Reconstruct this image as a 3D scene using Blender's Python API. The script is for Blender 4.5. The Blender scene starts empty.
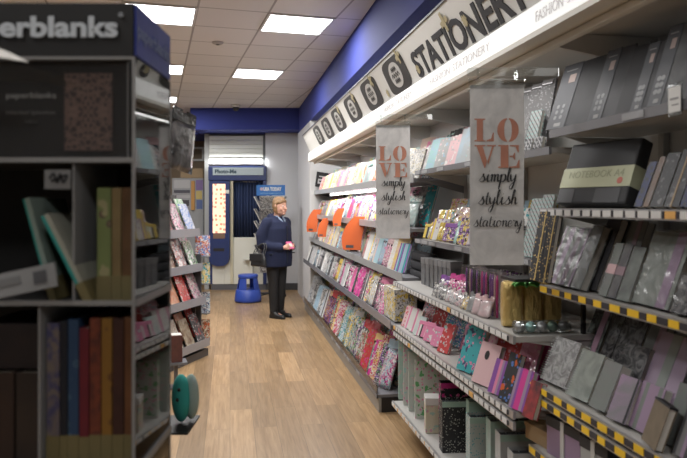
import bpy, bmesh, math, random
from mathutils import Vector, Matrix
R = random.Random(7)
PI = math.pi
sc = bpy.context.scene
COL = sc.collection
FPX, CU, HV, EYE = 668.0, 343.5, 205.0, 1.52
PHI = math.atan(113.5/668); CP, SP = math.cos(PHI), math.sin(PHI)

def WP(n, a, z=0):                       # shelf-wall frame (n towards the wall, a along it) -> world
    return Vector((n*CP - a*SP, n*SP + a*CP, z))
def a_of(u, n):
    t = (u-CU)/FPX; Y = n/(t*CP+SP); X = t*Y
    return -X*SP + Y*CP
def y_of(u, n):
    t = (u-CU)/FPX; return n/(t*CP+SP)

# ------------------------------------------------------------------ materials
MATS = {}
def nt(name):
    m = bpy.data.materials.new(name); m.use_nodes = True
    t = m.node_tree; b = t.nodes['Principled BSDF']; return m, t, b
def N(t, typ, **kw):
    n = t.nodes.new(typ)
    for k, v in kw.items():
        if k.startswith('i_'): n.inputs[k[2:].replace('_', ' ')].default_value = v
        elif k.startswith('n_'): n.inputs[int(k[2:])].default_value = v
        else: setattr(n, k, v)
    return n
def L(t, a, b): t.links.new(a, b)
def plain(name, col, rough=.5, metal=0, emit=0, alpha=1, coat=0, bump=0, bscale=60, var=0, vscale=8):
    if name in MATS: return MATS[name]
    m, t, b = nt(name)
    b.inputs['Base Color'].default_value = (*col, 1); b.inputs['Roughness'].default_value = rough
    b.inputs['Metallic'].default_value = metal; b.inputs['Coat Weight'].default_value = coat
    if emit:
        b.inputs['Emission Color'].default_value = (*col, 1); b.inputs['Emission Strength'].default_value = emit
    if var:
        tc = N(t, 'ShaderNodeTexCoord'); no = N(t, 'ShaderNodeTexNoise', i_Scale=vscale, i_Detail=4.0)
        L(t, tc.outputs['Object'], no.inputs['Vector'])
        mp = N(t, 'ShaderNodeMapRange', n_3=1-var, n_4=1+var); L(t, no.outputs['Fac'], mp.inputs[0])
        mx = N(t, 'ShaderNodeVectorMath', operation='SCALE'); mx.inputs[0].default_value = col
        L(t, mp.outputs[0], mx.inputs['Scale']); L(t, mx.outputs[0], b.inputs['Base Color'])
    if bump:
        tc = N(t, 'ShaderNodeTexCoord'); no = N(t, 'ShaderNodeTexNoise', i_Scale=bscale, i_Detail=3.0)
        bu = N(t, 'ShaderNodeBump', i_Strength=bump, i_Distance=.01)
        L(t, tc.outputs['Object'], no.inputs['Vector']); L(t, no.outputs['Fac'], bu.inputs['Height']); L(t, bu.outputs['Normal'], b.inputs['Normal'])
    MATS[name] = m; return m
def clear(name, tint=(1, 1, 1), gloss=.18, rough=.05):
    m, t, b = nt(name); t.nodes.remove(b)
    o = t.nodes['Material Output']
    tr = N(t, 'ShaderNodeBsdfTransparent'); tr.inputs[0].default_value = (*tint, 1)
    gl = N(t, 'ShaderNodeBsdfGlossy'); gl.inputs['Roughness'].default_value = rough
    lw = N(t, 'ShaderNodeLayerWeight', i_Blend=.25); mp = N(t, 'ShaderNodeMapRange', n_3=gloss*.35, n_4=min(1, gloss*3))
    L(t, lw.outputs['Fresnel'], mp.inputs[0])
    mx = N(t, 'ShaderNodeMixShader'); L(t, mp.outputs[0], mx.inputs[0]); L(t, tr.outputs[0], mx.inputs[1]); L(t, gl.outputs[0], mx.inputs[2])
    L(t, mx.outputs[0], o.inputs[0]); MATS[name] = m; return m
def pattern(name, kind, rough=.55, coat=0.0, wrinkle=0):
    """printed covers: colours come from each thing's own c1/c2/c3"""
    m, t, b = nt(name)
    tc = N(t, 'ShaderNodeTexCoord'); oi = N(t, 'ShaderNodeObjectInfo')
    off = N(t, 'ShaderNodeVectorMath', operation='MULTIPLY_ADD')
    cm = N(t, 'ShaderNodeCombineXYZ'); L(t, oi.outputs['Random'], cm.inputs[0]); L(t, oi.outputs['Random'], cm.inputs[2])
    L(t, cm.outputs[0], off.inputs[0]); off.inputs[1].default_value = (9, 9, 9); L(t, tc.outputs['Object'], off.inputs[2])
    C = [N(t, 'ShaderNodeAttribute', attribute_type='OBJECT', attribute_name='c%d' % k).outputs['Color'] for k in (1, 2, 3)]
    def mix(f, a, c):
        x = N(t, 'ShaderNodeMix', data_type='RGBA'); L(t, f, x.inputs[0])
        for s, i in ((a, 6), (c, 7)):
            if isinstance(s, tuple): x.inputs[i].default_value = (*s, 1)
            else: L(t, s, x.inputs[i])
        return x.outputs[2]
    def th(s, lo, hi):
        x = N(t, 'ShaderNodeMapRange', n_1=lo, n_2=hi); L(t, s, x.inputs[0]); return x.outputs[0]
    V = off.outputs[0]
    if kind == 'collage':
        n1 = N(t, 'ShaderNodeTexNoise', i_Scale=22.0, i_Detail=2.0, i_Distortion=1.3); L(t, V, n1.inputs['Vector'])
        o2 = N(t, 'ShaderNodeVectorMath', operation='ADD'); L(t, V, o2.inputs[0]); o2.inputs[1].default_value = (5.3, 1.7, 3.9)
        n2 = N(t, 'ShaderNodeTexNoise', i_Scale=34.0, i_Detail=1.5, i_Distortion=1.5); L(t, o2.outputs[0], n2.inputs['Vector'])
        n3 = N(t, 'ShaderNodeTexNoise', i_Scale=80.0, i_Detail=3.0); L(t, o2.outputs[0], n3.inputs['Vector'])
        c = mix(th(n1.outputs['Fac'], .47, .53), C[0], C[1]); c = mix(th(n2.outputs['Fac'], .56, .59), c, C[2])
        c = mix(th(n3.outputs['Fac'], .58, .62), c, (.66, .64, .60)); c = mix(th(n3.outputs['Fac'], .40, .37), c, (.05, .045, .06))
        sx = N(t, 'ShaderNodeSeparateXYZ'); L(t, V, sx.inputs[0])
        m1 = N(t, 'ShaderNodeMath', operation='MULTIPLY', n_1=62.0); L(t, sx.outputs[2], m1.inputs[0])
        fr = N(t, 'ShaderNodeMath', operation='FRACT'); L(t, m1.outputs[0], fr.inputs[0])
        st = N(t, 'ShaderNodeMapping'); st.inputs['Scale'].default_value = (190, 1, 22); L(t, V, st.inputs[0])
        n4 = N(t, 'ShaderNodeTexNoise', i_Scale=1.0, i_Detail=0.0); L(t, st.outputs[0], n4.inputs['Vector'])
        a1 = N(t, 'ShaderNodeMath', operation='MULTIPLY'); L(t, th(fr.outputs[0], .5, .52), a1.inputs[0]); L(t, th(n4.outputs['Fac'], .5, .52), a1.inputs[1])
        a2 = N(t, 'ShaderNodeMath', operation='MULTIPLY'); L(t, a1.outputs[0], a2.inputs[0]); L(t, th(n2.outputs['Fac'], .45, .44), a2.inputs[1])
        c = mix(a2.outputs[0], c, (.60, .58, .55))
    elif kind == 'floral':
        no = N(t, 'ShaderNodeTexNoise', i_Scale=40.0, i_Detail=2.0); L(t, V, no.inputs['Vector'])
        vo = N(t, 'ShaderNodeTexVoronoi', i_Scale=38.0); L(t, V, vo.inputs['Vector'])
        ad = N(t, 'ShaderNodeMath', operation='MULTIPLY_ADD', n_1=.5, n_2=0.0); L(t, no.outputs['Fac'], ad.inputs[0]); L(t, vo.outputs['Distance'], ad.inputs[2])
        c = mix(th(ad.outputs[0], .52, .55), C[1], C[0]); c = mix(th(ad.outputs[0], .36, .38), C[2], c)
        n2 = N(t, 'ShaderNodeTexNoise', i_Scale=26.0); L(t, V, n2.inputs['Vector']); c = mix(th(n2.outputs['Fac'], .6, .62), c, C[2])
    elif kind == 'marble':
        no = N(t, 'ShaderNodeTexNoise', i_Scale=26.0, i_Detail=5.0, i_Distortion=2.2); L(t, V, no.inputs['Vector'])
        c = mix(th(no.outputs['Fac'], .40, .62), C[0], C[1])
    elif kind == 'soft':
        no = N(t, 'ShaderNodeTexNoise', i_Scale=14.0, i_Detail=4.0, i_Distortion=1.0); L(t, V, no.inputs['Vector'])
        c = mix(th(no.outputs['Fac'], .3, .8), C[0], C[1])
    elif kind == 'dots':
        vo = N(t, 'ShaderNodeTexVoronoi', i_Scale=95.0, i_Randomness=.8); L(t, V, vo.inputs['Vector']); c = mix(th(vo.outputs['Distance'], .26, .3), C[1], C[0])
    elif kind == 'stripe':
        sx = N(t, 'ShaderNodeSeparateXYZ'); L(t, tc.outputs['Object'], sx.inputs[0])
        ml = N(t, 'ShaderNodeMath', operation='MULTIPLY', n_1=16.0); L(t, sx.outputs[0], ml.inputs[0])
        ad = N(t, 'ShaderNodeMath', operation='ADD'); L(t, ml.outputs[0], ad.inputs[0]); L(t, oi.outputs['Random'], ad.inputs[1])
        fr = N(t, 'ShaderNodeMath', operation='FRACT'); L(t, ad.outputs[0], fr.inputs[0])
        c = mix(th(fr.outputs[0], .50, .51), C[0], C[1]); c = mix(th(fr.outputs[0], .78, .79), c, C[2])
    elif kind == 'scales':
        sx = N(t, 'ShaderNodeSeparateXYZ'); L(t, tc.outputs['Object'], sx.inputs[0])
        w = N(t, 'ShaderNodeTexWave', i_Scale=26.0, i_Distortion=0.0, wave_type='BANDS', bands_direction='DIAGONAL'); L(t, tc.outputs['Object'], w.inputs['Vector'])
        vo = N(t, 'ShaderNodeTexVoronoi', i_Scale=60.0, i_Randomness=.25); L(t, V, vo.inputs['Vector'])
        c = mix(th(vo.outputs['Distance'], .3, .34), C[0], C[1]); c = mix(th(w.outputs['Fac'], .86, .9), c, C[2])
    else: c = C[0]
    L(t, c, b.inputs['Base Color']); b.inputs['Roughness'].default_value = rough
    b.inputs['Coat Weight'].default_value = coat; b.inputs['Coat Roughness'].default_value = .08
    if wrinkle:
        no = N(t, 'ShaderNodeTexNoise', i_Scale=22.0, i_Detail=2.0); bu = N(t, 'ShaderNodeBump', i_Strength=wrinkle, i_Distance=.02)
        L(t, V, no.inputs['Vector']); L(t, no.outputs['Fac'], bu.inputs['Height']); L(t, bu.outputs['Normal'], b.inputs['Coat Normal'])
        L(t, bu.outputs['Normal'], b.inputs['Normal'])
    MATS[name] = m; return m
for k in ('collage', 'floral', 'marble', 'soft', 'dots', 'stripe', 'scales', 'plain'):
    pattern(k, k); pattern(k+'_gloss', k, .3, .8, .5)
pattern('cloth', 'plain', .9); pattern('satin', 'soft', .6, 0)
pattern('foil', 'plain', .3, 0, .6); MATS['foil'].node_tree.nodes['Principled BSDF'].inputs['Metallic'].default_value = .45
paper = plain('paper', (.62, .60, .55), .8); white = plain('white_paint', (.62, .62, .61), .5)
black = plain('black_plastic', (.018, .018, .02), .4); rail = plain('rail_aluminium', (.42, .42, .43), .35, .6)
shelfm = plain('shelf_enamel', (.46, .45, .43), .45); shelfg = plain('shelf_grey_enamel', (.17, .17, .185), .5)
steel = plain('steel', (.5, .5, .52), .3, .9); tickw = plain('ticket_white', (.66, .66, .65), .6)
ticky = plain('ticket_yellow', (.85, .55, .03), .5); tickb = plain('ticket_dark', (.035, .035, .045), .5); ticko = plain('ticket_orange', (.75, .42, .12), .5)
acryl = clear('clear_acrylic'); acrylr = clear('clear_holder', (.95, .97, .97), .25); acd = clear('side_acrylic', (.45, .46, .46), .26, .03)
copper = plain('copper_foil', (.58, .26, .18), .45, .15, var=.35, vscale=14); ink = plain('ink', (.012, .012, .014), .6)

# ------------------------------------------------------------------ mesh helpers
def mesh_of(bm, name, mats):
    bmesh.ops.recalc_face_normals(bm, faces=bm.faces)
    me = bpy.data.meshes.new(name); bm.to_mesh(me); bm.free()
    for m in (mats if isinstance(mats, (list, tuple)) else [mats]): me.materials.append(MATS[m] if isinstance(m, str) else m)
    return me
def link(name, me, parent=None, loc=None, rot=None):
    o = bpy.data.objects.new(name, me); COL.objects.link(o)
    if parent: o.parent = parent
    if loc is not None: o.location = loc
    if rot is not None: o.rotation_euler = rot
    return o
def bx(bm, x0, x1, y0, y1, z0, z1, mi=0, bev=0):
    vs = [bm.verts.new((x, y, z)) for x in (x0, x1) for y in (y0, y1) for z in (z0, z1)]
    fs = [bm.faces.new([vs[i] for i in q]) for q in ((0, 1, 3, 2), (4, 6, 7, 5), (0, 4, 5, 1), (2, 3, 7, 6), (0, 2, 6, 4), (1, 5, 7, 3))]
    for f in fs: f.material_index = mi
    if bev:
        es = list({e for f in fs for e in f.edges}); r = bmesh.ops.bevel(bm, geom=es, offset=bev, segments=2, affect='EDGES', profile=.6)
        for f in r['faces']: f.material_index = mi
    return vs
def box(name, x0, x1, y0, y1, z0, z1, m, parent=None, bev=0, rot=None, loc=None):
    bm = bmesh.new(); bx(bm, x0, x1, y0, y1, z0, z1, 0, bev); return link(name, mesh_of(bm, name, m), parent, loc, rot)
def prism(bm, prof, axis, lo, hi, mi=0):
    """polygon prof in the two other axes, extruded along axis from lo to hi"""
    def P(a, b, c): return {0: (c, a, b), 1: (a, c, b), 2: (a, b, c)}[axis]
    A = [bm.verts.new(P(a, b, lo)) for a, b in prof]; B = [bm.verts.new(P(a, b, hi)) for a, b in prof]
    n = len(prof); fs = [bm.faces.new(A), bm.faces.new(B[::-1])]
    for i in range(n): fs.append(bm.faces.new((A[i], B[i], B[(i+1) % n], A[(i+1) % n])))
    for f in fs: f.material_index = mi
def smooth_pts(p, k=6, closed=False):
    out = []; n = len(p)
    if n < 3: return [Vector(q) for q in p]
    for i in range(n-(0 if closed else 1)):
        g = lambda j: Vector(p[j % n]) if closed else Vector(p[max(0, min(n-1, j))])
        a, b, c, d = g(i-1), g(i), g(i+1), g(i+2)
        for s in range(k):
            t = s/k; out.append(.5*((2*b)+(c-a)*t+(2*a-5*b+4*c-d)*t*t+(3*b-a-3*c+d)*t**3))
    if not closed: out.append(Vector(p[-1]))
    return out
def tube(bm, pts, r, seg=6, closed=False, mi=0):
    pts = [Vector(p) for p in pts]; n = len(pts); rings = []; up = Vector((0, 0, 1))
    for i, p in enumerate(pts):
        if closed: d = pts[(i+1) % n]-pts[i-1]
        else: d = pts[min(n-1, i+1)]-pts[max(0, i-1)]
        d.normalize(); u = d.cross(up)
        if u.length < .05: u = d.cross(Vector((1, 0, 0)))
        u.normalize(); v = u.cross(d); rr = r[i] if isinstance(r, (list, tuple)) else r
        rings.append([bm.verts.new(p+rr*(math.cos(2*PI*k/seg)*u+math.sin(2*PI*k/seg)*v)) for k in range(seg)])
    for i in range(n if closed else n-1):
        A, B = rings[i], rings[(i+1) % n]
        for k in range(seg):
            f = bm.faces.new((A[k], A[(k+1) % seg], B[(k+1) % seg], B[k])); f.material_index = mi; f.smooth = True
    if not closed:
        for g in (rings[0][::-1], rings[-1]): bm.faces.new(g).material_index = mi
def lathe(bm, prof, c=(0, 0, 0), seg=20, mi=0, sy=1):
    rings = []
    for r, z in prof:
        rings.append([bm.verts.new((c[0]+r*math.cos(2*PI*k/seg), c[1]+sy*r*math.sin(2*PI*k/seg), c[2]+z)) for k in range(seg)])
    for A, B in zip(rings, rings[1:]):
        for k in range(seg):
            f = bm.faces.new((A[k], A[(k+1) % seg], B[(k+1) % seg], B[k])); f.material_index = mi; f.smooth = True
    bm.faces.new(rings[0][::-1]).material_index = mi; bm.faces.new(rings[-1]).material_index = mi
def ball(bm, c, r, seg=14, mi=0, sc3=(1, 1, 1)):
    res = bmesh.ops.create_uvsphere(bm, u_segments=seg, v_segments=max(6, seg*2//3), radius=r)
    for v in res['verts']: v.co = Vector((v.co.x*sc3[0], v.co.y*sc3[1], v.co.z*sc3[2]))+Vector(c)
    for f in {f for v in res['verts'] for f in v.link_faces}: f.smooth = True; f.material_index = mi
def text_mesh(s, size, depth=.001, bold=0, width=1, m=None, align='CENTER', space=1):
    cu = bpy.data.curves.new('t', 'FONT'); cu.body = s; cu.size = size; cu.extrude = depth; cu.offset = bold; cu.align_x = align
    cu.space_character = space; cu.resolution_u = 3
    o = bpy.data.objects.new('t', cu); COL.objects.link(o); dg = bpy.context.evaluated_depsgraph_get(); dg.update()
    me = bpy.data.meshes.new_from_object(o.evaluated_get(dg)); bpy.data.objects.remove(o)
    if width != 1:
        for v in me.vertices: v.co.x *= width
    me.materials.clear(); me.materials.append(m or ink); return me
def fit_text(s, w, h, depth, bold, m):
    me = text_mesh(s, h, depth, bold, 1, m)
    xs = [v.co.x for v in me.vertices]; ys = [v.co.y for v in me.vertices]
    cx, cy = (min(xs)+max(xs))/2, (min(ys)+max(ys))/2
    for v in me.vertices: v.co.x = (v.co.x-cx)*w/(max(xs)-min(xs)); v.co.y = (v.co.y-cy)*h/(max(ys)-min(ys))
    return me
def tag(o, label=None, cat=None, group=None, kind=None):
    if label: o['label'] = label
    if cat: o['category'] = cat
    if group: o['group'] = group
    if kind: o['kind'] = kind
    return o
def empty(name, loc=(0, 0, 0), rz=0, label=None, cat=None, group=None):
    o = bpy.data.objects.new(name, None); COL.objects.link(o); o.empty_display_size = .1; o.location = loc; o.rotation_euler = (0, 0, rz)
    return tag(o, label, cat, group)
def struct(o): o['kind'] = 'structure'; return o
def wbox(name, n0, n1, a0, a1, z0, z1, m, parent=None, bev=0):      # box in shelf-wall frame
    return box(name, n0, n1, a0, a1, z0, z1, m, parent, bev, (0, 0, PHI) if parent is None else None)

# ------------------------------------------------------------------ camera
cam = bpy.data.cameras.new('cam'); co = bpy.data.objects.new('camera', cam); COL.objects.link(co)
co.location = (0, 0, EYE); co.rotation_euler = (PI/2, 0, 0); cam.lens = 35; cam.sensor_width = 36; cam.shift_y = -24/687
cam.clip_start = .05; cam.dof.use_dof = True; cam.dof.focus_distance = 4.6; cam.dof.aperture_fstop = 4.2
sc.camera = co
sc.view_settings.view_transform = 'Standard'; sc.view_settings.look = 'None'; sc.view_settings.gamma = 1; sc.view_settings.exposure = .10
sc.cycles.use_denoising = True; sc.cycles.max_bounces = 6; sc.cycles.transparent_max_bounces = 16; sc.cycles.sample_clamp_indirect = 4
sc.cycles.caustics_reflective = False; sc.cycles.caustics_refractive = False

# ------------------------------------------------------------------ setting
CZ = 3.18
def floor_mat():
    m, t, b = nt('wood_floor')
    tc = N(t, 'ShaderNodeTexCoord'); mp = N(t, 'ShaderNodeMapping'); mp.inputs['Rotation'].default_value = (0, 0, PI/2)
    L(t, tc.outputs['Object'], mp.inputs[0])
    br = N(t, 'ShaderNodeTexBrick', offset=.37, i_Scale=1.0, i_Mortar_Size=.0016, i_Mortar_Smooth=.3, i_Bias=0.0, i_Brick_Width=1.15, i_Row_Height=.16)
    br.inputs['Color1'].default_value = (0, 0, 0, 1); br.inputs['Color2'].default_value = (1, 1, 1, 1); br.inputs['Mortar'].default_value = (.1, .1, .1, 1)
    L(t, mp.outputs[0], br.inputs['Vector'])
    st = N(t, 'ShaderNodeMapping'); st.inputs['Scale'].default_value = (30, 1.6, 1); L(t, tc.outputs['Object'], st.inputs[0])
    add = N(t, 'ShaderNodeVectorMath', operation='ADD'); L(t, st.outputs[0], add.inputs[0])
    sc3 = N(t, 'ShaderNodeVectorMath', operation='SCALE', i_Scale=7.0); L(t, br.outputs['Color'], sc3.inputs[0]); L(t, sc3.outputs[0], add.inputs[1])
    no = N(t, 'ShaderNodeTexNoise', i_Scale=1.6, i_Detail=6.0, i_Roughness=.6, i_Distortion=.6); L(t, add.outputs[0], no.inputs['Vector'])
    cr = N(t, 'ShaderNodeValToRGB'); e = cr.color_ramp.elements
    e[0].position = .3; e[0].color = (.245, .15, .072, 1); e[1].position = .72; e[1].color = (.43, .29, .16, 1)
    L(t, no.outputs['Fac'], cr.inputs[0])
    c2 = N(t, 'ShaderNodeMapRange', n_3=.72, n_4=1.14); L(t, br.outputs['Color'], c2.inputs[0])
    v = N(t, 'ShaderNodeVectorMath', operation='SCALE'); L(t, cr.outputs[0], v.inputs[0]); L(t, c2.outputs[0], v.inputs['Scale'])
    mt = N(t, 'ShaderNodeMapRange', n_3=1.0, n_4=.55); L(t, br.outputs['Fac'], mt.inputs[0])
    v2 = N(t, 'ShaderNodeVectorMath', operation='SCALE'); L(t, v.outputs[0], v2.inputs[0]); L(t, mt.outputs[0], v2.inputs['Scale'])
    L(t, v2.outputs[0], b.inputs['Base Color']); b.inputs['Roughness'].default_value = .34
    return m
def ceil_mat():
    m, t, b = nt('ceiling_tiles')
    tc = N(t, 'ShaderNodeTexCoord'); br = N(t, 'ShaderNodeTexBrick', offset=0.0, i_Scale=1.0, i_Mortar_Size=.010, i_Mortar_Smooth=.1, i_Brick_Width=.6, i_Row_Height=.6)
    br.inputs['Color1'].default_value = (.67, .66, .655, 1); br.inputs['Color2'].default_value = (.73, .72, .71, 1); br.inputs['Mortar'].default_value = (.36, .35, .345, 1)
    L(t, tc.outputs['Object'], br.inputs['Vector'])
    L(t, br.outputs['Color'], b.inputs['Base Color']); b.inputs['Roughness'].default_value = .9
    return m
fl = struct(box('floor', -5, 3, -4, 14, -.1, 0, floor_mat(), rot=(0, 0, PHI)))
PSI = math.radians(15.8)
# ceiling object frame: origin placed on a tile corner
ep = Vector((math.cos(PSI), math.sin(PSI), 0)); eq = Vector((-math.sin(PSI), math.cos(PSI), 0))
corig = ep*.35 + eq*.92 + Vector((0, 0, CZ))
cl = struct(box('ceiling', -7.2, 4.8, -6.0, 13.8, 0, .08, ceil_mat(), rot=(0, 0, PSI), loc=corig))
wallw = plain('wall_white', (.66, .66, .66), .7, var=.04, vscale=2); wallg = plain('wall_grey', (.60, .61, .635), .7, var=.05, vscale=1.5)
blue = plain('blue_paint', (.020, .032, .20), .8); navy = plain('navy', (.013, .022, .075), .4)
struct(box('wall_back', -6, -1.42, 13.4, 13.5, 0, 3.25, plain('wall_brown', (.23,.17,.11), .7, var=.1, vscale=2)))
struct(box('wall_alcove', -1.40, -.3, 11.98, 13.5, 0, 3.2, wallg))
struct(box('wall_left', -4.6, -4.5, -4, 13.5, 0, 3.25, plain('wall_dim', (.26, .26, .26), .8)))
struct(box('wall_front', -6, 5, -4.2, -4.1, 0, 3.25, MATS['wall_dim']))
struct(wbox('wall_right', 1.62, 1.72, -4.5, 13.6, 0, 3.25, wallw))
struct(wbox('wall_end', 1.163, 1.62, 9.75, 9.9, 0, 2.76, wallw))
struct(wbox('wall_recess', 1.163, 1.60, 9.9, 11.6, 0, 2.76, wallg))
# blue bulkheads
struct(wbox('trim_1', 1.163, 1.62, -4.4, 11.45, 2.76, 3.18, blue))
struct(box('trim_2', -2.62, -.66, 11.42, 13.39, 2.81, 3.18, blue))
struct(box('trim_3', -4.4, -2.63, 12.1, 13.39, 2.80, 3.18, blue))
struct(box('baseboard_back', -1.39, -.62, 11.95, 11.979, 0, .12, plain('dark_skirting', (.05, .05, .055), .6)))

# ------------------------------------------------------------------ ceiling lights
lamp_face = plain('light_diffuser', (1, .99, .985), .5, emit=7.0)
def ceiling_light(p, q, label, e=34):
    r = empty('ceiling_light', ep*p + eq*q + Vector((0, 0, CZ)), PSI, label, 'ceiling light', 'square light panels in the ceiling grid')
    bm = bmesh.new()
    for a in ((.0, .6, 0, .022), (.0, .6, .578, .6), (0, .022, .022, .578), (.578, .6, .022, .578)): bx(bm, a[0], a[1], a[2], a[3], -.012, -.001)
    link('frame', mesh_of(bm, 'light_frame', white), r)
    box('diffuser', .022, .578, .022, .578, -.008, -.002, lamp_face, r)
    ld = bpy.data.lights.new('panel_lamp', 'AREA'); ld.shape = 'SQUARE'; ld.size = .54; ld.energy = e; ld.color = (1, .985, .965)
    lo = bpy.data.objects.new('panel_lamp', ld); COL.objects.link(lo); lo.parent = r; lo.location = (.3, .3, -.02)
names = {(0, 0): 'near left glowing square ceiling panel above the blurred display stand', (1, 0): 'nearest right glowing square ceiling panel beside the blue bulkhead',
         (0, 1): 'middle left ceiling panel seen just past the blue stand header', (1, 1): 'farther right glowing square ceiling panel before the small dome camera',
         (0, 2): 'farthest small ceiling panel close to the blue back bulkhead'}
for (i, k), lb in names.items(): ceiling_light(-.25 if i == 0 else .95, 5.72+2.4*k, lb)
for q, p, lb in ((3.32, -.25, 'square ceiling panel out of view above the left stand'), (.92, -1.45, 'square ceiling panel out of view beside the camera'), (3.32, -2.65, 'square ceiling panel out of view by the left wall'), (8.12, -2.65, 'square ceiling panel hidden behind the stand, far left'), (-1.48, -.25, 'square ceiling panel out of view behind the camera')):
    ceiling_light(p, q, lb, 24)
dc = empty('dome_camera', (-1.78, 11.05, CZ), 0, 'small dark dome camera on the ceiling near the back bulkhead', 'camera')
bm = bmesh.new(); lathe(bm, [(.07, 0), (.075, -.03), (.05, -.045)][::-1], seg=20); link('mount', mesh_of(bm, 'm', white), dc)
bm = bmesh.new(); ball(bm, (0, 0, -.055), .055, 16); link('dome', mesh_of(bm, 'm', black), dc)
sk = empty('sprinkler', ep*.62+eq*6.9+Vector((0, 0, CZ)), 0, 'small round white smoke detector flush in a ceiling tile', 'detector')
bm = bmesh.new(); lathe(bm, [(.04, -.022), (.055, -.012), (.06, 0)], seg=20); link('cap', mesh_of(bm, 'm', plain('detector', (.38, .36, .35), .6)), sk)
bm = bmesh.new(); lathe(bm, [(.018, -.03), (.018, -.02)], seg=12); link('sensor', mesh_of(bm, 'm', plain('detector2', (.15, .15, .15), .6)), sk)
sk.name = 'smoke_detector'

# ------------------------------------------------------------------ lit canopy and signboard over the shelves
cn = empty('shelf_canopy', WP(0, 0), PHI, 'long white lit canopy and tilted signboard above the stationery shelves', 'canopy')
A0, A1 = -.6, 9.15
nb, zb, ntp, ztp = 1.12*CP, 2.228, 1.0*CP, 2.472
def slab(name, prof, a0, a1, m, parent):
    bm = bmesh.new(); prism(bm, prof, 1, a0, a1); return link(name, mesh_of(bm, name, m), parent)
signm = plain('sign_white', (.80, .80, .77), .5)
slab('sign_board', [(nb, zb), (ntp, ztp), (ntp+.02, ztp+.005), (nb+.02, zb)], A0, A1, signm, cn)
slab('sign_shadow_strip', [(ntp-.006, ztp-.004), (ntp+.03, ztp+.006), (ntp+.03, ztp+.016), (ntp-.006, ztp+.008)], A0, A1, plain('shadow_strip_dark', (.03, .035, .06), .5), cn)  # dark-coloured strip stands in for the shadow line along the board's top
tubem = plain('lightbox_face', (.86, .87, .86), .5, emit=.5)
nbx = 1.075*CP
for k in range(9):
    a0 = A0+k*1.08; a1 = min(a0+1.07, A1)
    wbox('light_panel', nbx, nbx+.012, a0, a1, 2.135, 2.226, tubem, cn)
slab('light_housing', [(nbx+.013, 2.132), (nbx+.013, 2.227), (nb+.03, 2.227), (nb+.03, 2.132)], A0, A1, white, cn)
slab('lower_lip', [(nbx-.004, 2.112), (nbx-.004, 2.132), (nb+.06, 2.132), (nb+.06, 2.112)], A0, A1, plain('cream_rail', (.74, .72, .66), .5), cn)
slab('lower_rail', [(nbx+.075, 2.085), (nbx+.075, 2.108), (nbx+.10, 2.108), (nbx+.10, 2.085)], A0, A1, MATS['cream_rail'], cn)
slab('roof_panel', [(nb+.03, 2.16), (nb+.03, 2.18), (1.615, 2.18), (1.615, 2.16)], A0, A1, white, cn)
for k in range(10):
    a = .35+k*.98
    bm = bmesh.new(); prism(bm, [(nb+.06, 2.112), (nb+.06, 2.158), (1.61, 2.158), (1.61, 2.04)], 1, a, a+.018); link('bracket', mesh_of(bm, 'b', white), cn)
vup = Vector((ntp-nb, 0, ztp-zb)).normalized()
Msign = Matrix(((0, vup.x, 0, 0), (-1, 0, 0, 0), (0, vup.z, 0, 0), (0, 0, 0, 1)))
zx = Vector((0, -1, 0)).cross(vup)
for i in range(3): Msign[i][2] = zx[i]
def on_sign(name, me, a, s, lift=.0025):
    o = link(name, me, cn); base = Vector((nb, a, zb)) + vup*s + zx*lift
    o.matrix_local = Matrix.Translation(base) @ Msign; return o
slen = Vector((ntp-nb, 0, ztp-zb)).length
def a_sign(u): return a_of(u, 1.06*CP)
aL, aR = a_sign(413), a_sign(523)
on_sign('sign_lettering', fit_text('STATIONERY', aL-aR, .155, .002, .004, plain('sign_ink', (.035, .035, .04), .6)), (aL+aR)/2, slen*.39)
def catmull_poly(pts, k=4): return smooth_pts([(x, y, 0) for x, y in pts], k, True)
def flat(bm, pts, z=0, th=.001, mi=0):
    A = [bm.verts.new((p[0], p[1], z)) for p in pts]; B = [bm.verts.new((p[0], p[1], z+th)) for p in pts]
    fs = [bm.faces.new(A[::-1]), bm.faces.new(B)]
    for i in range(len(pts)): fs.append(bm.faces.new((A[i], A[(i+1) % len(pts)], B[(i+1) % len(pts)], B[i])))
    for f in fs: f.material_index = mi
def ribbon(bm, pts, w, z=0, th=.0008, calli=True):
    P = smooth_pts([(x, y, 0) for x, y in pts], 6)
    for i in range(len(P)):
        pass
    Lf, Rt = [], []
    for i, p in enumerate(P):
        d = P[min(len(P)-1, i+1)]-P[max(0, i-1)]
        if d.length < 1e-9: d = Vector((1, 0, 0))
        d.normalize(); nrm = Vector((-d.y, d.x, 0)); ww = w*(.35+.65*max(0, -d.y if calli else 1)) if calli else w
        ww *= .5+.5*min(1, i/2, (len(P)-1-i)/2) if calli else 1
        Lf.append(p+nrm*ww/2); Rt.append(p-nrm*ww/2)
    for A in (0, 1):
        pass
    va = [bm.verts.new((q.x, q.y, z+th)) for q in Lf]; vb = [bm.verts.new((q.x, q.y, z+th)) for q in Rt]
    vc = [bm.verts.new((q.x, q.y, z)) for q in Lf]; vd = [bm.verts.new((q.x, q.y, z)) for q in Rt]
    for i in range(len(P)-1):
        bm.faces.new((va[i], va[i+1], vb[i+1], vb[i])); bm.faces.new((vc[i], vd[i], vd[i+1], vc[i+1]))
        bm.faces.new((va[i], vc[i], vc[i+1], va[i+1])); bm.faces.new((vb[i], vb[i+1], vd[i+1], vd[i]))
def superell(w, h, e=4, n=36, cx=0, cy=0):
    out = []
    for k in range(n):
        c, s = math.cos(2*PI*k/n), math.sin(2*PI*k/n)
        out.append((cx+w/2*abs(c)**(2/e)*(1 if c >= 0 else -1), cy+h/2*abs(s)**(2/e)*(1 if s >= 0 else -1)))
    return out
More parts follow.
